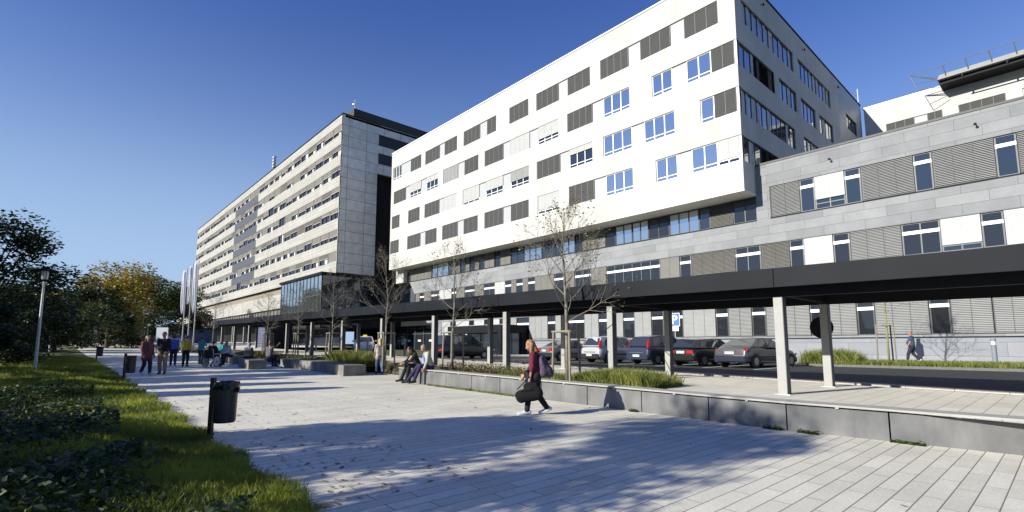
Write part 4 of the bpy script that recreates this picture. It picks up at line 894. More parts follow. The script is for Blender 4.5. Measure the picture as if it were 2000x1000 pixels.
        # lamps
        if tail == 'wide': MB().box(min(s * hw * .42, s * hw * .90), max(s * hw * .42, s * hw * .90), -h - .012, -h + .10, .66, .80).build('tail_lamp', TAIL, t)
        elif tail == 'block': MB().box(min(s * hw * .56, s * hw * .93), max(s * hw * .56, s * hw * .93), -h + .0, -h + .14, .70, .90).build('tail_lamp', TAIL, t)
        elif tail == 'high': MB().add([(s * hw * .89, -h - .01, .95), (s * hw * .97, -h + .02, .93), (s * hw * .80, -h + .27, 1.38), (s * hw * .745, -h + .25, 1.36), (s * hw * .985, -h + .16, .94), (s * hw * .83, -h + .36, 1.37)], [(0, 1, 2, 3), (1, 4, 5, 2)]).build('tail_lamp', TAIL, t)
        elif tail == 'slant': MB().add([(s * hw * .50, -h - .005, .74), (s * hw * .93, -h + .10, .76), (s * hw * .95, -h + .22, .92), (s * hw * .80, -h + .10, .94)], [(0, 1, 2, 3)]).build('tail_lamp', TAIL, t)
        MB().box(min(s * hw * .5, s * hw * .82), max(s * hw * .5, s * hw * .82), h - .12, h + .004, .56, .70).build('headlight', HEADL, t)
        MB().box(min(s * hw, s * (hw + .012)), max(s * hw, s * (hw + .012)), -h + .9, h - .9, .50, .56).build('side_moulding', BLK, t)
    zb_ = .36 if kind != 'mpv' else .40
    MB().box(-hw * .93, hw * .93, -h - .05, -h + .25, .26, .58).build('rear_bumper', bumper or pm, t).modifiers.new('round', 'BEVEL').width = .06
    MB().box(-hw * .86, hw * .86, h - .25, h + .03, .22, .50).build('front_bumper', bumper or pm, t).modifiers.new('round', 'BEVEL').width = .06
    pz = .72 if kind != 'mpv' else .50
    py0 = -h - .02 if pz > .6 else -h - .056
    if tail == 'slant': py0 = -h - .004
    plm = MB().box(-.26, .26, py0 - .012, py0, pz - .055, pz + .055).build('number_plate', PLATE, t)
    MB().box(-.26, -.22, py0 - .016, py0 - .0121, pz - .05, pz + .05).build('plate_band', PLBLUE, plm)
    lt = MB()
    for k in (0, 1, 2.4, 3.4, 4.8, 5.8, 6.8): lt.box(-.19 + k * .058, -.155 + k * .058, py0 - .016, py0 - .0121, pz - .03, pz + .035)
    lt.build('plate_characters', PLTXT, plm)
    if kind != 'mpv': MB().box(-.30, .30, -h - .018, -h - .0005, .80, .825).build('handle_strip', RIM, t)
    else: MB().box(-.5, .5, -h - .02, -h + .03, .66, .69).build('handle_strip', BLK if bumper else RIM, t)
    return t
SILV = paint('silver_paint', (0.16, 0.165, 0.17), .4); SILVW = paint('light_silver_paint', (0.42, 0.43, 0.45), .2); BLUEG = paint('blue_grey_paint', (0.035, 0.042, 0.075), .3)
BLACKC = paint('black_green_paint', (0.010, 0.014, 0.012), .1); GREYC = paint('warm_grey_paint', (0.085, 0.083, 0.085), .4); WHITEC = paint('ivory_paint', (0.62, 0.60, 0.52), 0); DGREY = paint('dark_car_paint', (0.012, 0.012, 0.014), .1)
cy = 24.1
car('silver saloon with slim red lamps, parked rightmost beside the round grass clump', (-10.75, cy + 2.35, ROAD), R(-9), GREYC, 4.7, 1.81, 1.44, .93, 1.02, 'saloon', 'slant', bumper=paint('painted_shade_bumper', (.02, .025, .045), .1))  # shade on the bumper is put into its dark navy colour
car('black estate car with glaring number plate and wide red lamps, behind the parking sign', (-13.35, cy + 2.45, ROAD), R(-9), BLACKC, 4.72, 1.74, 1.42, .93, 1.0, 'estate', 'wide')
car('blue-grey compact people carrier between two walkway posts', (-16.15, cy + 2.2, ROAD), R(-9), BLUEG, 4.04, 1.70, 1.62, 1.02, 1.02, 'mpv', 'high')
car('light silver compact people carrier with grey bumper', (-19.35, cy + 2.0, ROAD), R(-9), SILVW, 4.04, 1.70, 1.62, 1.02, 1.02, 'mpv', 'high', bumper=BLK)
car('silver saloon half hidden by the nearest young tree, leftmost in the parked row', (-24.0, cy + 3.1, ROAD), R(-9), SILV, 4.5, 1.71, 1.42, .93, 1.0, 'saloon', 'block', bumper=BLK)
car('dark high-roofed car in the shade behind the walkway, right of the seated couple', (-33.0, 24.4, ROAD), R(-3), DGREY, 4.7, 1.9, 1.9, 1.12, 1.12, 'mpv', 'wide', name='dark_car', group='cars standing by the entrance')
tx = car('ivory taxi facing right with a roof sign, seen above the ornamental grass', (-42.5, 20.6, .98), R(-118), WHITEC, 4.65, 1.8, 1.44, .93, 1.02, 'saloon', 'slant', name='taxi', group='cars standing by the entrance')
tx['category'] = 'taxi'
MB().prism([(-.20, 1.47), (.20, 1.47), (.15, 1.60), (-.15, 1.60)], -.62, -.50).build('roof_sign', mat('taxi_sign', (0.8, 0.62, 0.08), .5, var=0), tx)
# ------------------------------------------------------------------ people: one smooth surface per body from blended limbs
def snets(F, lo, r):
    s = F < 0
    c = [F[i:F.shape[0] - 1 + i, j:F.shape[1] - 1 + j, k:F.shape[2] - 1 + k] for i in (0, 1) for j in (0, 1) for k in (0, 1)]
    n_in = sum((x < 0).astype(np.int8) for x in c); act = (n_in > 0) & (n_in < 8)
    idx = -np.ones(act.shape, int); ii = np.argwhere(act); idx[act] = np.arange(len(ii))
    acc = np.zeros((len(ii), 3)); cnt = np.zeros(len(ii)); cv = [x[act] for x in c]
    off = [np.array((i, j, k), float) for i in (0, 1) for j in (0, 1) for k in (0, 1)]
    for a in range(8):
        for b in range(a + 1, 8):
            if bin(a ^ b).count('1') != 1: continue
            fa, fb = cv[a], cv[b]; m = (fa < 0) != (fb < 0); t = np.where(m, fa / np.where(m, fa - fb, 1), 0)
            acc += np.where(m[:, None], off[a] + (off[b] - off[a]) * t[:, None], 0); cnt += m
    V = (ii + acc / cnt[:, None]) * r + lo
    Q = []
    for ax in range(3):
        A = np.moveaxis(s, ax, 0); I = np.moveaxis(idx, ax, 0); ch = A[:-1] != A[1:]
        ch = ch[:, 1:-1, 1:-1]; p = np.argwhere(ch)
        if not len(p): continue
        i, j, k = p[:, 0], p[:, 1] + 1, p[:, 2] + 1
        q = np.stack([I[i, j - 1, k - 1], I[i, j, k - 1], I[i, j, k], I[i, j - 1, k]], 1); fl = A[i, j, k]
        if ax == 1: fl = ~fl
        q[~fl] = q[~fl][:, ::-1]; Q.append(q)
    return V, np.concatenate(Q)
def blob(prims, res=.014, k=.03):
    """prims: (a, b, ra, rb[, flat]) tapered capsules, or ('e', centre, radii)"""
    P_ = []
    for p in prims:
        if p[0] == 'e': P_.append(('e', np.array(p[1], float), np.array(p[2], float)))
        else: P_.append(('c', np.array(p[0], float), np.array(p[1], float), p[2], p[3]))
    los = [p[1] - p[2] if p[0] == 'e' else np.minimum(p[1], p[2]) - max(p[3], p[4]) for p in P_]; his = [p[1] + p[2] if p[0] == 'e' else np.maximum(p[1], p[2]) + max(p[3], p[4]) for p in P_]
    lo = np.min(los, 0) - 3 * res; hi = np.max(his, 0) + 3 * res
    n = np.ceil((hi - lo) / res).astype(int) + 1
    ax = [lo[i] + res * np.arange(n[i]) for i in range(3)]; F = np.full(n, .5, np.float32)
    for p, l, h in zip(P_, los, his):
        a = np.maximum(0, ((l - k - res * 2 - lo) / res).astype(int)); b = np.minimum(n, ((h + k + res * 2 - lo) / res).astype(int) + 2)
        X, Y, Z = np.meshgrid(ax[0][a[0]:b[0]], ax[1][a[1]:b[1]], ax[2][a[2]:b[2]], indexing='ij'); S = np.stack([X, Y, Z], -1)
        if p[0] == 'e':
            q = (S - p[1]) / p[2]; l1 = np.linalg.norm(q, axis=-1); l2 = np.linalg.norm(q / p[2], axis=-1) + 1e-9; d = l1 * (l1 - 1) / l2
        else:
            ba = p[2] - p[1]; t = np.clip(((S - p[1]) @ ba) / max(1e-9, ba @ ba), 0, 1); d = np.linalg.norm(S - p[1] - t[..., None] * ba, axis=-1) - (p[3] + (p[4] - p[3]) * t)
        sl = tuple(slice(a[i], b[i]) for i in range(3)); f = F[sl]; hh = np.maximum(k - np.abs(f - d), 0) / k; F[sl] = np.minimum(f, d) - hh * hh * k * .25
    return snets(F, lo, res)
def blobobj(name, prims, m, par, res=.014, k=.03):
    V, Q = blob(prims, res, k); mb = MB(); mb.v = [tuple(v) for v in V]; mb.f = [list(map(int, q)) for q in Q]; mb.mi = [0] * len(Q)
    return mb.build(name, m, par, smooth=True)
def cloth(name, c, **k): return mat(name, c, .9, var=.12, vscale=9, bump=.25, bscale=25, **k)
SKIN = mat('skin', (0.30, 0.165, 0.11), .55, var=.06, vscale=12)
def vv(*a): return Vector(a)
def pose(stride=0.0, lean=0.0, la=(0.1, 0.2), ra=(-0.1, 0.2), sit=False, headf=0.0, spread=.10, turn=0.0, out=(.05, .05), legs=None, fold=None):
    """joint positions of a 1.75 m figure; x right, y forward. la / ra = (shoulder swing, elbow bend)"""
    J = {}
    hz = .93 - .10 * abs(stride) if not sit else .13
    if sit:
        J['pel'] = vv(0, 0, .11)
    else: J['pel'] = vv(0, 0, hz)
    up = vv(0, math.sin(lean), math.cos(lean))
    J['chest'] = J['pel'] + up * .36; J['nb'] = J['pel'] + up * .53
    hu = vv(math.sin(turn) * .02, math.sin(lean + headf), math.cos(lean + headf)); J['head'] = J['nb'] + hu * .155 + vv(0, .02, 0); J['hu'] = hu
    for s, n, ar, o in ((-1, 'L', la, out[0]), (1, 'R', ra, out[1])):
        J['sh' + n] = J['pel'] + up * .475 + vv(s * .17, 0, 0)
        a = ar[0]; e = J['sh' + n] + vv(s * o, math.sin(a) * .29, -math.cos(a) * .29); J['el' + n] = e
        a2 = ar[0] + ar[1]; inn = ar[2] if len(ar) > 2 else 0; w_ = e + vv(-s * inn, math.sin(a2) * .25, -math.cos(a2) * .25); J['wr' + n] = w_; J['hd' + n] = (w_ - e).normalized()
        J['hip' + n] = J['pel'] + vv(s * .09, 0, -.02)
        if sit:
            kx, ky = (legs or ((.12, .42), (.12, .42)))[0 if s < 0 else 1]
            J['kn' + n] = J['pel'] + vv(s * kx, .40, 0.02); J['an' + n] = vv(s * kx, ky, -.40); J['to' + n] = J['an' + n] + vv(s * .03, .16, -.045)
        else:
            sg = stride * (1 if s < 0 else -1); J['kn' + n] = J['hip' + n] + vv(s * (spread - .09) * .5, .30 * sg + .05 + (.05 if sg < 0 else 0), -.41)
            J['an' + n] = vv(s * spread, .62 * sg - .02, .085 + (.05 if sg < -.2 else 0)); J['to' + n] = J['an' + n] + vv(s * .02, .16, -.05 if sg >= -.2 else -.085)
    return J
def person(label, loc, face, J, h=1.75, top=None, bottom=None, hair=None, shoe=None, sleeve='long', hairstyle='short', skirt=0.0, res=.015, fat=1.0, top_name='shirt', bottom_name='trousers', skin=SKIN, group=None, extra=None, fingers=True, eyes=False, cap=None):
    t = thing('person', label, 'person', loc, math.atan2(-face[0], face[1])); t.scale = (h / 1.75,) * 3
    f = fat; tz = []; ar_ = {}; lg = {}; B = []
    for n, s in (('L', -1), ('R', 1)):
        a = J['hip' + n] + vv(0, 0, .02) - vv(s * .01, 0, 0); b = J['sh' + n] - vv(s * .075, 0, .05)
        tz += [(a, b, .098 * f, .085 * f), (J['sh' + n] - vv(s * .06, 0, .02), J['sh' + n], .055, .05)]
    mid = (J['pel'] + J['chest']) * .5; tz += [(J['pel'] + vv(0, .012, 0), J['chest'] + vv(0, .02, 0), .11 * f, .105)]
    if f > 1.1: tz += [('e', mid + vv(0, .07 * f, -.02), (.15 * f, .11 * f, .16))]
    B += tz; hd, hu = J['head'], J['hu']; fd = vv(0, math.cos(math.asin(max(-1, min(1, hu.y)))), -hu.y)
    B += [(J['nb'] - vv(0, 0, .04), hd - hu * .05, .058, .052), ('e', hd + hu * .03, (.074, .094, .100)), (hd - hu * .035 + fd * .03, hd - hu * .06 + fd * .055, .052, .036), (hd + fd * .095 + hu * .02, hd + fd * .112 - hu * .015, .009, .014),
          (hd + vv(-.074, 0, 0), hd + vv(-.076, -.01, .03), .012, .014), (hd + vv(.074, 0, 0), hd + vv(.076, -.01, .03), .012, .014)]
    for n, s in (('L', -1), ('R', 1)):
        sh, el, wr, ha = J['sh' + n], J['el' + n], J['wr' + n], J['hd' + n]
        B += [(sh, el, .048 * f ** .5, .038), (el, wr, .038, .026)]
        sd = vv(1, 0, 0).cross(ha); sd = sd.normalized() if sd.length > .1 else vv(0, 1, 0)
        pc = wr + ha * .05; B.append((wr, wr + ha * .075, .028, .034))
        if fingers:
            for i, L_ in enumerate((.060, .070, .066, .052)):
                b0 = wr + ha * .085 + sd * ((i - 1.5) * -.019); b1 = b0 + ha * L_ * .55; b2 = b1 + (ha * .6 + vv(-s * .8, 0, 0)).normalized() * L_ * .5
                B += [(b0, b1, .0105, .010), (b1, b2, .010, .008)]
            t0 = wr + ha * .03 + sd * .03; t1 = t0 + (ha * .6 + sd * .8).normalized() * .045; B += [(t0, t1, .013, .011), (t1, t1 + ha * .03, .011, .009)]
        hp, kn, an, to = J['hip' + n], J['kn' + n], J['an' + n], J['to' + n]
        B += [(hp, kn, .083 * f ** .5, .056), (kn, kn.lerp(an, .35), .054, .056), (kn.lerp(an, .35), an, .056, .036), (an - (to - an) * .25, to, .036, .030)]
        ar_[n] = (sh, el, wr); lg[n] = (hp, kn, an, to)
    blobobj('body', B, skin, t, res, .028)
    if top:
        C_ = [(p[0], p[1], p[2] + .020, p[3] + .018) if p[0] != 'e' else ('e', p[1], tuple(x + .018 for x in p[2])) for p in tz]
        for n in 'LR':
            sh, el, wr = ar_[n]; C_.append((sh, el, .068 * f ** .4, .055))
            if sleeve == 'long': C_.append((el, el.lerp(wr, .93), .055, .040))
            elif sleeve == 'three': C_.append((el, el.lerp(wr, .3), .052, .050))
            elif sleeve == 'short': C_[-1] = (sh, sh.lerp(el, .68), .070 * f ** .4, .062)
        if skirt:
            for n, s in (('L', -1), ('R', 1)): C_.append((J['hip' + n], J['hip' + n].lerp(J['kn' + n], skirt), .120 * f, .115 * f))
        C_.append((J['nb'] - vv(.04, 0, .05), J['nb'] + vv(.04, 0, -.05), .062, .062))
        blobobj(top_name, C_, top, t, res, .03)
    if bottom:
        C_ = [(J['hipL'], J['hipR'], .118 * f, .118 * f), (J['pel'], J['pel'] + (J['chest'] - J['pel']) * .2, .115 * f, .105 * f)]
        for n in 'LR':
            hp, kn, an, to = lg[n]; C_ += [(hp, kn, .103 * f ** .5, .076), (kn, an.lerp(kn, .06), .076, .060)]
        blobobj(bottom_name, C_, bottom, t, res, .022)
    for n in 'LR':
        an, to = lg[n][2:]; dn = vv(0, 0, -.01); blobobj('shoe', [(an - (to - an) * .38 + vv(0, 0, -.035), to + (to - an) * .12, .045, .038), (an + vv(0, 0, -.02), an + (to - an) * .3, .050, .044)], shoe or BLK, t, min(res, .014), .02)
    if hair:
        H_ = [('e', hd + hu * .045 - fd * .018, (.084, .098, .098))]
        if hairstyle == 'long': H_ += [(hd - fd * .055 + hu * .02, hd - fd * .085 - hu * .20, .070, .050), (hd - fd * .05 + vv(-.05, 0, 0), hd - fd * .02 + vv(-.075, 0, -.19), .045, .028), (hd - fd * .05 + vv(.05, 0, 0), hd - fd * .02 + vv(.075, 0, -.19), .045, .028)]
        elif hairstyle == 'curly': H_ += [('e', hd + hu * .03 - fd * .02, (.115, .115, .115))]
        elif hairstyle == 'bun': H_ += [('e', hd + hu * .05 - fd * .10, (.045, .045, .045))]
        # keep the face open: the hair volume is pushed back from it
        blobobj('hair', H_, hair, t, res, .03)
        if hairstyle != 'curly' or True:
            blobobj('face', [('e', hd + fd * .042 - hu * .010, (.062, .066, .080)), (hd + fd * .097 + hu * .012, hd + fd * .118 - hu * .020, .009, .014), (hd - hu * .07 + fd * .05, hd - hu * .08 + fd * .06, .034, .028)], skin, t, .011, .015)
    if eyes:
        for s in (-1, 1):
            e = hd + fd * .103 + hu * .020 + vv(s * .030, 0, 0); MB().lathe([(0, -.008), (.010, -.005), (.010, .005), (0, .008)], tuple(e), 8).build('eye', BLK, t)
        m_ = hd + fd * .106 - hu * .048; MB().tube(m_ + vv(-.022, 0, 0), m_ + vv(.022, 0, 0), .006, n=6).build('mouth', mat('lips', (.3, .09, .08), .5, var=0), t)
    return t
HB_ = mat('brown_hair', (.05, .028, .015), .5, var=.3, vscale=30); HD_ = mat('dark_hair', (.012, .010, .009), .45, var=.3, vscale=30)
HR_ = mat('reddish_blond_hair', (.12, .045, .015), .5, col2=(.34, .17, .06), vscale=22); HG_ = mat('grey_hair', (.20, .19, .175), .6, var=.2, vscale=30); HBL = mat('blond_hair', (.42, .28, .14), .5, var=.3, vscale=30)
MAROON = cloth('maroon_jersey', (.10, .008, .022)); BLKC = cloth('black_cloth', (.008, .008, .009)); CREAM = cloth('cream_shirt', (.34, .34, .28)); PURP = cloth('navy_purple_cloth', (.018, .015, .055))
JEAN = cloth('blue_denim', (.045, .085, .17)); PALEJ = cloth('pale_patterned_jacket', (.42, .39, .36), col2=(.20, .17, .15)); BEIGE = cloth('beige_chino', (.24, .18, .11)); BLUES = cloth('bright_blue_shirt', (.05, .10, .42))
YELL = cloth('mustard_yellow_shirt', (.30, .25, .02)); TEAL = cloth('teal_shirt', (.02, .20, .22)); NAVY = cloth('navy_shirt', (.035, .05, .095)); NAVYT = cloth('dark_navy_trousers', (.012, .014, .025)); GREENS = cloth('sage_green_shirt', (.20, .27, .10))
GREYC2 = cloth('grey_knit', (.10, .09, .10)); WSHOE = mat('white_shoe', (.45, .48, .54), .6, var=.05); LAV = cloth('pale_lilac_cloth', (.45, .42, .5)); BLUEI = cloth('blue_inner_shirt', (.14, .22, .62))
# checked shirt
PLAID = bpy.data.materials.new('checked_cloth'); PLAID.use_nodes = True
_n = PLAID.node_tree; _b = _n.nodes['Principled BSDF']; _b.inputs['Roughness'].default_value = .9
_c = _n.nodes.new('ShaderNodeTexChecker'); _c.inputs['Scale'].default_value = 16; _c.inputs['Color1'].default_value = (.20, .045, .05, 1); _c.inputs['Color2'].default_value = (.035, .02, .03, 1)
_t = _n.nodes.new('ShaderNodeTexCoord'); _n.links.new(_t.outputs['Object'], _c.inputs['Vector']); _n.links.new(_c.outputs['Color'], _b.inputs['Base Color'])

# 1 walking woman with the bags
J = pose(stride=.36, lean=.10, la=(.04, .16), ra=(.34, .30), headf=.30)
person('woman with long reddish hair and maroon top walking left with bags', (-8.05, 8.0, G(-8.05)), (-.80, -.60), J, 1.70, MAROON, BLKC, HR_, WSHOE, 'three', 'long', res=.012, eyes=True, top_name='jersey')
cw = Matrix.Translation((-8.05, 8.0, G(-8.05))) @ Matrix.Rotation(math.atan2(.80, -.60), 4, 'Z') @ Matrix.Scale(1.70 / 1.75, 4)
def local_thing(name, label, cat, M, parts, group=None):
    t = thing(name, label, cat, tuple(M.translation), M.to_euler().z, group); t.scale = M.to_scale()
    for nm, prims, m, res in parts: blobobj(nm, prims, m, t, res, .03)
    return t
NY = mat('black_nylon', (.006, .006, .007), .85, spec=.2, var=.2, vscale=15, bump=.3, bscale=18)
local_thing('holdall_bag', 'large slack black bag carried in front of the walking woman', 'bag', cw, [
    ('bag', [('e', (-.25, .14, .46), (.10, .31, .14)), ('e', (-.25, .05, .58), (.08, .20, .12)), ('e', (-.25, -.06, .50), (.09, .13, .14)), ('e', (-.25, .30, .42), (.08, .13, .14)), ((-.24, -.02, .70), (-.24, .20, .66), .05, .06), ((-.33, .05, .60), (-.33, .28, .56), .02, .02)], NY, .016),
    ('handle', [((-.24, .40, .58), (-.24, .12, .86), .012, .012), ((-.24, .12, .86), (-.24, .0, .72), .012, .012)], NY, .009)])
local_thing('jacket', 'black jacket bundled at the walking woman\'s waist', 'jacket', cw, [('cloth', [((.12, .20, .96), (-.06, .22, .93), .06, .07), ((-.16, .16, .90), (-.18, .12, .72), .05, .08), ((.0, .20, .88), (.02, .18, .70), .06, .08)], BLKC, .014)])
BPK = mat('purple_floral_fabric', (.012, .010, .022), .8, col2=(.11, .075, .12), vscale=14)
local_thing('backpack', 'dark purple patterned backpack on the walking woman\'s back', 'backpack', cw, [
    ('pack', [((0, -.12, 1.28), (0, -.24, .98), .09, .13), ((-.08, -.12, 1.27), (-.08, -.18, .95), .07, .10), ((.08, -.12, 1.27), (.08, -.18, .95), .07, .10), ((0, -.30, 1.02), (0, -.31, .93), .07, .09)], BPK, .015),
    ('strap', [((.12, -.06, 1.43), (.13, .13, 1.38), .018, .018), ((.13, .13, 1.38), (.13, .10, 1.12), .018, .018), ((-.12, -.06, 1.43), (-.13, .13, 1.38), .018, .018)], BLKC, .010)])
# 2, 3 seated couple
sz = G(-16) + .535
J = pose(sit=True, lean=.30, la=(.15, .25), ra=(.10, .05), headf=.25, legs=((.10, .62), (.16, .78)), out=(.03, .10))
m2 = person('old man in a pale shirt and navy trousers sitting on the wall end', (-15.75, 10.22, sz), (-.30, -.95), J, 1.76, CREAM, PURP, HG_, BLK, 'long', 'none' if False else 'short', res=.013, eyes=True, fat=1.08)
blobobj('inner_shirt', [(vv(-.02, .21, .20), vv(-.02, .26, .50), .055, .045)], BLUEI, m2, .014)
J = pose(sit=True, lean=.42, la=(.65, .55, .10), ra=(.60, .55, .10), headf=.30, legs=((.10, .50), (.13, .62)))
m3 = person('dark-haired person in black leaning forward beside the old man on the wall', (-16.55, 10.20, sz), (-.15, -.98), J, 1.72, BLKC, BLKC, HD_, BLK, 'long', 'long', res=.013, eyes=True, top_name='jacket')
blobobj('scarf', [(vv(0, .28, .46), vv(.03, .36, .34), .035, .025), (vv(-.03, .28, .46), vv(0, .34, .36), .03, .02)], mat('rose_scarf', (.5, .25, .25), .8), m3, .012)
# 4 woman in the pale jacket
J = pose(stride=.34, lean=.04, la=(.15, .9, .05), ra=(.2, 1.0, .05), headf=.1)
person('blond woman in a pale patterned jacket and blue jeans by a young tree', (-21.5, 11.2, G(-21.5)), (-.95, .25), J, 1.66, PALEJ, JEAN, HBL, mat('dark_shoe', (.03, .03, .04), .6), 'long', 'long', skirt=.25, res=.015, top_name='jacket')
# 5, 6 couple coming towards the viewer
J = pose(stride=.12, lean=.02, la=(.1, .5, .1), ra=(.25, 1.2, .12))
person('man in a black jumper and beige trousers beside the checked-shirt woman', (-26.6, 3.55, G(-26.6)), (.95, -.32), J, 1.84, BLKC, BEIGE, HD_, BLK, 'long', 'short', res=.017, eyes=True, top_name='jumper')
J = pose(stride=.22, lean=-.02, la=(.1, .3), ra=(.1, .3), headf=-.05)
person('dark-haired woman in a long checked shirt and dark trousers', (-26.2, 2.92, G(-26.2)), (.9, .42), J, 1.70, PLAID, NAVYT, HD_, WSHOE, 'long', 'long', skirt=.45, res=.017)
# 7, 8 backs
J = pose(stride=.05, la=(.05, .3), ra=(.05, .3))
person('curly-haired person in a bright blue shirt seen from behind', (-33.6, 4.95, G(-33.6)), (-.98, .15), J, 1.74, BLUES, NAVYT, HB_, BLK, 'short', 'curly', res=.019)
J = pose(stride=.05, la=(.2, .9, .1), ra=(.1, .4), headf=.1)
person('person in a mustard yellow shirt and black trousers seen from behind', (-32.2, 5.3, G(-32.2)), (-.95, .3), J, 1.70, YELL, BLKC, HD_, BLK, 'short', 'short', res=.019)
J = pose(stride=.1, lean=.12, la=(.5, .6), ra=(.5, .6), headf=.1)
person('person in a teal shirt leaning on a walking frame', (-34.6, 6.45, G(-34.6)), (-.75, .66), J, 1.62, TEAL, NAVYT, HD_, BLK, 'short', 'short', res=.020)
# far bench sitters
J = pose(sit=True, lean=.08, la=(.4, .8, .1), ra=(.4, .8, .1))
person('person in a teal top sitting on the far bench facing the viewer', (-38.6, 8.4, G(-38.6) + .47), (.6, -.8), J, 1.72, TEAL, NAVYT, HG_, BLK, 'long', 'short', res=.021)
J = pose(sit=True, lean=.22, la=(.4, .7, .1), ra=(.4, .7, .1), headf=.2)
person('person in a sage green top bent forward on the far bench', (-36.2, 8.3, G(-36.2) + .47), (.5, -.86), J, 1.68, GREENS, NAVYT, HB_, BLK, 'long', 'short', res=.021)
# wheelchair group
J = pose(sit=True, lean=.10, la=(.35, .8, .06), ra=(.35, .8, .06), legs=((.10, .50), (.10, .50)))
person('person in black sitting in the wheelchair, seen from behind', (-31.3, 6.35, G(-31.3) + .50), (-.70, .71), J, 1.74, BLKC, NAVYT, HD_, BLK, 'long', 'short', res=.018, fat=1.1, top_name='jacket')
J = pose(sit=True, lean=.35, la=(.6, .6, .1), ra=(.6, .6, .1), headf=.3, legs=((.10, .46), (.10, .46)))
person('grey-haired person in lilac leaning towards the wheelchair', (-32.9, 7.65, G(-32.9) + .47), (.25, -.97), J, 1.66, LAV, NAVYT, HG_, BLK, 'long', 'short', res=.020)
J = pose(sit=True, lean=.25, la=(.4, .6, .1), ra=(.4, .6, .1), headf=.15, legs=((.10, .44), (.10, .44)))
person('hunched person in a grey knitted top at the end of the short bench', (-30.4, 7.9, G(-30.4) + .47), (-.80, .60), J, 1.66, GREYC2, NAVYT, HG_, BLK, 'long', 'short', res=.018, top_name='jumper')
J = pose(sit=True, lean=.05, la=(1.6, .1), ra=(1.9, .2), legs=((.10, .44), (.10, .44)), out=(.12, .02))
person('seated person with a bare arm stretched out, right of the wheelchair', (-30.0, 8.9, G(-30.0) + .47), (-.55, .83), J, 1.70, GREYC2, NAVYT, HB_, BLK, 'short', 'short', res=.019)
# man on the right by the wall
J = pose(stride=.40, lean=.0, la=(.20, .25), ra=(-.15, .25), headf=.08)
person('stout bald man in a navy shirt and white shoes walking past the grey wall', (-6.15, 36.35, .668), (-1, -.08), J, 1.84, NAVY, NAVYT, None, WSHOE, 'short', res=.018, fat=1.22)

# ------------------------------------------------------------------ wheelchair and walking frame
def at_dir(loc, face): return loc, math.atan2(-face[0], face[1])
loc, rz = at_dir((-31.3, 6.35, G(-31.3)), (-.70, .71))
t = thing('wheelchair', 'wheelchair with pale disc wheels and a black seat', 'wheelchair', loc, rz)
DISC = mat('pale_wheel_disc', (.5, .52, .56), .5, var=.1)
for s in (-1, 1):
    w_ = MB()
    for k in range(24):
        a0, a1 = 2 * math.pi * k / 24, 2 * math.pi * (k + 1) / 24; w_.tube((s * .31, .30 * math.cos(a0), .30 + .30 * math.sin(a0)), (s * .31, .30 * math.cos(a1), .30 + .30 * math.sin(a1)), .016, n=5, caps=False)
    wh = w_.build('wheel', TYRE, t); d_ = MB().tube((s * .30, 0, .30), (s * .315, 0, .30), .275, .27, 24).build('wheel_disc', DISC, wh)
    MB().tube((s * .30, 0, .30), (s * .34, 0, .30), .05, .05, 10).build('hub', BLK, wh)
    MB().tube((s * .26, .42, .08), (s * .29, .42, .08), .08, .08, 12).build('castor', TYRE, t)
    f = MB(); f.tube((s * .26, .42, .12), (s * .26, .38, .5), .014, n=6); f.tube((s * .26, -.2, .5), (s * .26, .38, .5), .014, n=6); f.tube((s * .26, -.2, .12), (s * .26, -.26, .95), .014, n=6); f.tube((s * .26, -.26, .95), (s * .26, -.38, .95), .018, n=6); f.tube((s * .28, -.2, .7), (s * .28, .2, .7), .02, n=6); f.tube((s * .26, .38, .5), (s * .2, .55, .1), .013, n=6); f.build('frame', GALV, t)
MB().box(-.25, .25, -.2, .28, .47, .52).build('seat', BLKC, t); MB().box(-.25, .25, -.26, -.22, .52, .92).build('backrest', BLKC, t); MB().box(-.2, .2, .5, .62, .09, .11).build('footrest', GALV, t)
loc, rz = at_dir((-34.9, 6.85, G(-34.9)), (-.75, .66))
t = thing('walking_frame', 'wheeled walking frame with dark castors in front of the teal shirt', 'walker', loc, rz)
for s in (-1, 1):
    for y in (.05, .50): MB().tube((s * .26, y, .08), (s * .29, y, .08), .08, .08, 12).build('castor', TYRE, t)
    f = MB(); f.tube((s * .27, .05, .12), (s * .25, .2, .85), .014, n=6); f.tube((s * .27, .50, .12), (s * .25, .25, .72), .014, n=6); f.tube((s * .25, .2, .85), (s * .25, .02, .88), .018, n=6); f.build('frame', GALV, t)
MB().box(-.24, .24, .1, .36, .56, .59).build('seat', BLKC, t); MB().tube((-.27, .30, .7), (.27, .30, .7), .013, n=6).build('cross_bar', GALV, t)
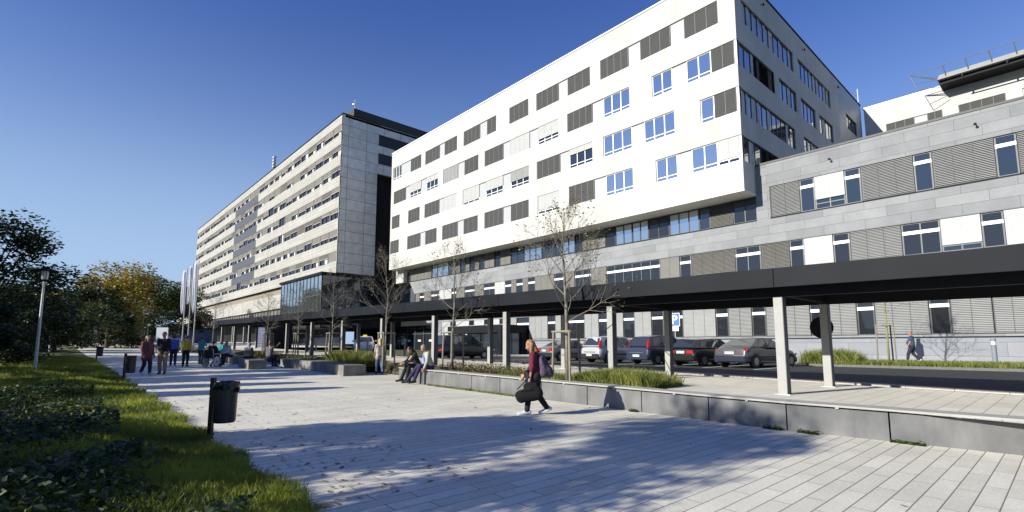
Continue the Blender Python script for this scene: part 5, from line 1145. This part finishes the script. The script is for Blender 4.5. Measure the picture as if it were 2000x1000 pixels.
# ------------------------------------------------------------------ street furniture
def litter_bin(label, x, y, bag=True, rz=0.0):
    t = thing('litter_bin', label, 'litter bin', (x, y, G(x)), rz, 'litter bins along the lawn edge')
    MB().box(-.032, .032, -.032, .032, -.1, .98).build('post', BLACKP, t)
    b = MB(); b.lathe([(0.0, .27), (.15, .27), (.165, .30), (.175, .84), (.185, .86), (.185, .90), (.165, .90), (.165, .86)], (.23, 0, 0), 20)
    b.build('bin', BLACKP, t, smooth=False); MB().box(.03, .06, -.05, .05, .5, .8).build('bracket', BLACKP, t)
    if bag:
        rr = random.Random(3); pts = MB(); n = 22; vs = []
        for j, (r_, z) in enumerate(((.19, .80), (.20, .86), (.19, .92), (.165, .90))):
            for k in range(n): a = 2 * math.pi * k / n; q = r_ * (1 + rr.uniform(-.06, .09)); vs.append((.23 + q * math.cos(a), q * math.sin(a), z + rr.uniform(-.025, .015)))
        pts.add(vs, [(j * n + k, j * n + (k + 1) % n, (j + 1) * n + (k + 1) % n, (j + 1) * n + k) for j in range(3) for k in range(n)]); pts.lathe([(0, -.05), (.03, -.03), (.035, .02), (0, .05)], (.43, 0, .79), 7)
        pts.build('bin_liner', mat('bin_liner_film', (.012, .012, .013), .22, var=.2, vscale=30), t)
    return t
a_ = math.atan2(.742, .670)
litter_bin('nearest black litter bin with a crumpled liner over its rim', -9.45, 1.97, True, a_ - .1)
litter_bin('middle black litter bin left of the checked-shirt couple', -23.7, 2.0, False, a_ - .15)
litter_bin('farthest small black litter bin where the lawn narrows', -43, 2.1, True, a_ - .15)
def lamp(label, x, y, h, z):
    t = thing('path_lamp', label, 'street lamp', (x, y, z), 0, 'path lamps along the lawn')
    MB().tube((0, 0, -.1), (0, 0, h - .62), .062, .042, 12).build('post', GALV, t); b = MB(); b.tube((0, 0, h - .62), (0, 0, h - .52), .05, .085, 12); b.build('lantern_base', DARKM, t)
    g = MB().tube((0, 0, h - .52), (0, 0, h - .14), .11, .13, 14).build('lantern_glass', mat('lantern_glass', (.55, .58, .60), .15, spec=.6, var=0), t)
    f = MB()
    for k in range(4): a = k * math.pi / 2 + .4; f.tube((.12 * math.cos(a), .12 * math.sin(a), h - .54), (.14 * math.cos(a), .14 * math.sin(a), h - .1), .008, n=4)
    f.build('lantern_bars', DARKM, t)
    MB().lathe([(0, h - .05), (.12, h - .06), (.52, h - .135), (.52, h - .16), (.1, h - .11), (0, h - .11)], n=24).build('lantern_hood', DARKM, t); MB().lathe([(0, h + .03), (.16, h), (.19, h - .03), (0, h - .04)], n=18).build('lantern_cap', DARKM, t)
    return t
lamp('nearest path lamp with a flat round hood at the left edge', -30.2, -.55, 4.6, G(-30.2))
lamp('second path lamp in front of the dark bushes', -58, -.3, 4.6, G(-58))
lamp('third path lamp, small and dim among the dark bushes', -84, .4, 4.4, G(-84))
for i, (x, y) in enumerate(((-104, 8.6), (-100, 11.0))):
    t = thing('globe_lamp', ('left' if not i else 'right') + ' small globe lamp in front of the distant hedge', 'street lamp', (x, y, G(x)), 0, 'distant globe lamps'); MB().tube((0, 0, 0), (0, 0, 3.3), .05, .04, 8).build('post', GALV, t)
    MB().lathe([(0, -.2), (.15, -.13), (.2, 0), (.15, .13), (0, .2)], (0, 0, 3.45), 12).build('globe', mat('opal_globe', (.7, .7, .66), .4, var=0), t)
# parking sign
t = thing('parking_sign', 'blue square sign with a white letter P on a thin pole behind the parked cars', 'sign', (-16.9, 29.3, ROAD))
s0, s1, sw_ = 3.02, 2.28, .62
t.location = (-16.9, 29.3, ROAD); BL = mat('sign_blue', (.01, .10, .50), .4, var=0); WH = mat('sign_white', (.8, .8, .8), .5, var=0)
MB().tube((0, 0, 0), (0, 0, 3.1), .03, n=8).build('pole', GALV, t); MB().box(-.33, .33, -.07, -.045, 2.28, 3.12).build('border', WH, t); pl = MB().box(-.30, .30, -.078, -.071, 2.31, 3.09).build('sign_plate', BL, t)
g = MB(); g.box(-.15, -.06, -.085, -.079, 2.42, 2.98); 
n_ = 12; vs = []
for k in range(n_ + 1): a = math.pi / 2 - math.pi * k / n_; vs += [(.02 + .17 * math.cos(a), -.084, 2.82 + .16 * math.sin(a)), (.02 + .075 * math.cos(a), -.084, 2.82 + .075 * math.sin(a))]
g.add(vs, [(2 * k, 2 * k + 1, 2 * k + 3, 2 * k + 2) for k in range(n_)]); g.box(-.06, .02, -.085, -.081, 2.895, 2.98); g.box(-.06, .02, -.085, -.081, 2.66, 2.745); g.build('letter', WH, pl)
MB().box(-.24, .24, -.07, -.045, 1.98, 2.26).build('supplementary_plate', WH, t); g = MB()
for k, (a, b) in enumerate(((-.16, .16), (-.12, .13), (-.15, .09))): g.box(a, b, -.074, -.0705, 2.17 - .07 * k, 2.19 - .07 * k)
g.build('small_text', PLTXT, t); t.rotation_euler[2] = R(12)
# round sign fixed behind a post
t = thing('round_sign', 'dark back of a round traffic sign beside the second walkway post', 'sign', (-4.55, 15.5, G(-4.5) + .5)); MB().tube((0, 0, 0), (0, 0, 1.95), .025, n=8).build('pole', DARKM, t)
MB().tube((0, -.01, 1.56), (0, .01, 1.56), .29, .29, 28).build('sign_disc', DARKM, t)
# light bollard
t = thing('light_bollard', 'grey cylindrical light bollard on the verge at the right', 'bollard', (-2.5, 33.0, .66), 0)
MB().tube((0, 0, -.05), (0, 0, 1.0), .10, .10, 18).build('post', mat('bollard_grey', (.17, .19, .22), .5, var=.05), t); MB().tube((0, 0, 1.0), (0, 0, 1.18), .085, .085, 18).build('light_band', mat('frosted_band', (.6, .6, .6), .4, var=0), t); MB().tube((0, 0, 1.18), (0, 0, 1.30), .105, .105, 18).build('cap', mat('bollard_grey', (0, 0, 0)), t)
# short posts near the entrance
for i, (x, y) in enumerate(((-46.5, 17.8), (-41.0, 17.9), (-36.2, 17.8), (-30.8, 17.9))):
    t = thing('barrier_post', ('leftmost', 'second', 'third', 'rightmost')[i] + ' short pale barrier post behind the walkway', 'post', (x, y, RZ(x, y)), 0, 'short barrier posts'); MB().tube((0, 0, 0), (0, 0, 1.15), .07, .07, 12).build('post', COLM, t); MB().tube((0, 0, 1.15), (0, 0, 1.19), .075, .06, 12).build('cap', GALV, t)
# flags
FL = mat('white_flag_cloth', (.42, .44, .50), .8, var=.06, vscale=2)
for i, (x, y, h) in enumerate(((-63.2, 10.0, 8.9), (-62.0, 10.3, 9.3), (-60.8, 10.6, 9.6))):
    t = thing('flagpole', ('leftmost', 'middle', 'rightmost')[i] + ' white flagpole with its own limp white banner', 'flagpole', (x, y, G(x)), 0, 'flagpoles'); MB().tube((0, 0, 0), (0, 0, h), .07, .04, 10).build('pole', COLM, t)
    f = MB(); n1, n2 = 14, 8; L_ = (4.6, 4.0, 5.2)[i]
    vs = []
    for a in range(n1 + 1):
        for b in range(n2 + 1):
            u = a / n1; v = b / n2; wd = .42 * (.35 + .65 * (1 - u) ** .4) if i != 1 else .25; vs.append((-(.06 + v * wd) * .67, -(.06 + v * wd) * .74 + .10 * math.sin(v * 9 + u * 3), h - .1 - u * L_ - v * .25))
    f.add(vs, [(a * (n2 + 1) + b, a * (n2 + 1) + b + 1, (a + 1) * (n2 + 1) + b + 1, (a + 1) * (n2 + 1) + b) for a in range(n1) for b in range(n2)]); fo = f.build('banner', FL, t, smooth=True)
    sm_ = fo.modifiers.new('thick', 'SOLIDIFY'); sm_.thickness = .01
# distant kiosk with a blue front and a white board, dark roofs over the trees
t = thing('distant_kiosk', 'low distant blue-fronted pavilion with a white board under the trees', 'kiosk', (-118, 14, 1.7))
MB().box(-3, 9.5, 0, 5, 0, 3.0).build('wall', mat('kiosk_blue', (.03, .06, .16), .6, var=.3, vscale=1), t); MB().box(-3.4, 9.9, -.4, 5, 3.0, 3.25).build('roof', DARKM, t)
MB().box(1.5, 4.5, -.5, -.42, 2.0, 3.3).build('board', WH, t)
for k in range(9): MB().box(-2.6 + k * 1.3, -2.0 + k * 1.3, -.06, -.01, 2.0, 2.8).build('window', GMID, t)
t.rotation_euler[2] = R(62)
t = thing('distant_house', 'dark-roofed distant building showing above the bushes at the left', 'building', (-150, 0.5, 1.5)); MB().box(-6, 6, -9.5, 5.5, 0, 10.2).build('wall', mat('far_wall', (.10, .10, .10), .8, var=.2), t); MB().prism([(-10.2, 10.2), (6.2, 10.2), (4, 11.6), (-8, 12.6)], -6.5, 6.5, 'x').build('roof', DARKM, t)
for k in range(4): MB().box(6.0, 6.05, -8 + k * 3.2, -6.2 + k * 3.2, 6.2, 7.8).build('window', GMID, t)
t = thing('distant_dark_block', 'small dark high-rise behind the flagpoles', 'building', (-236, 40, 2)); MB().box(-5, 5, -4, 4, 0, 22.5).build('wall', mat('dark_far_block', (.03, .035, .05), .6, var=.2), t)
for k in range(5): MB().box(5.0, 5.1, -3.6, 3.6, 4 + k * 3.6, 5.6 + k * 3.6).build('window_band', GDARK, t)
t = thing('information_board', 'tall pale information board behind the person in blue', 'sign', (-58.5, 7.6, G(-58.5)), a_); MB().box(-.55, .55, -.05, .05, .35, 2.45).build('panel', mat('board_grey', (.33, .36, .42), .5, var=.1), t); MB().box(-.5, -.42, -.04, .04, 0, .35).build('leg', GALV, t); MB().box(.42, .5, -.04, .04, 0, .35).build('leg', GALV, t)
bpy.context.view_layer.update()
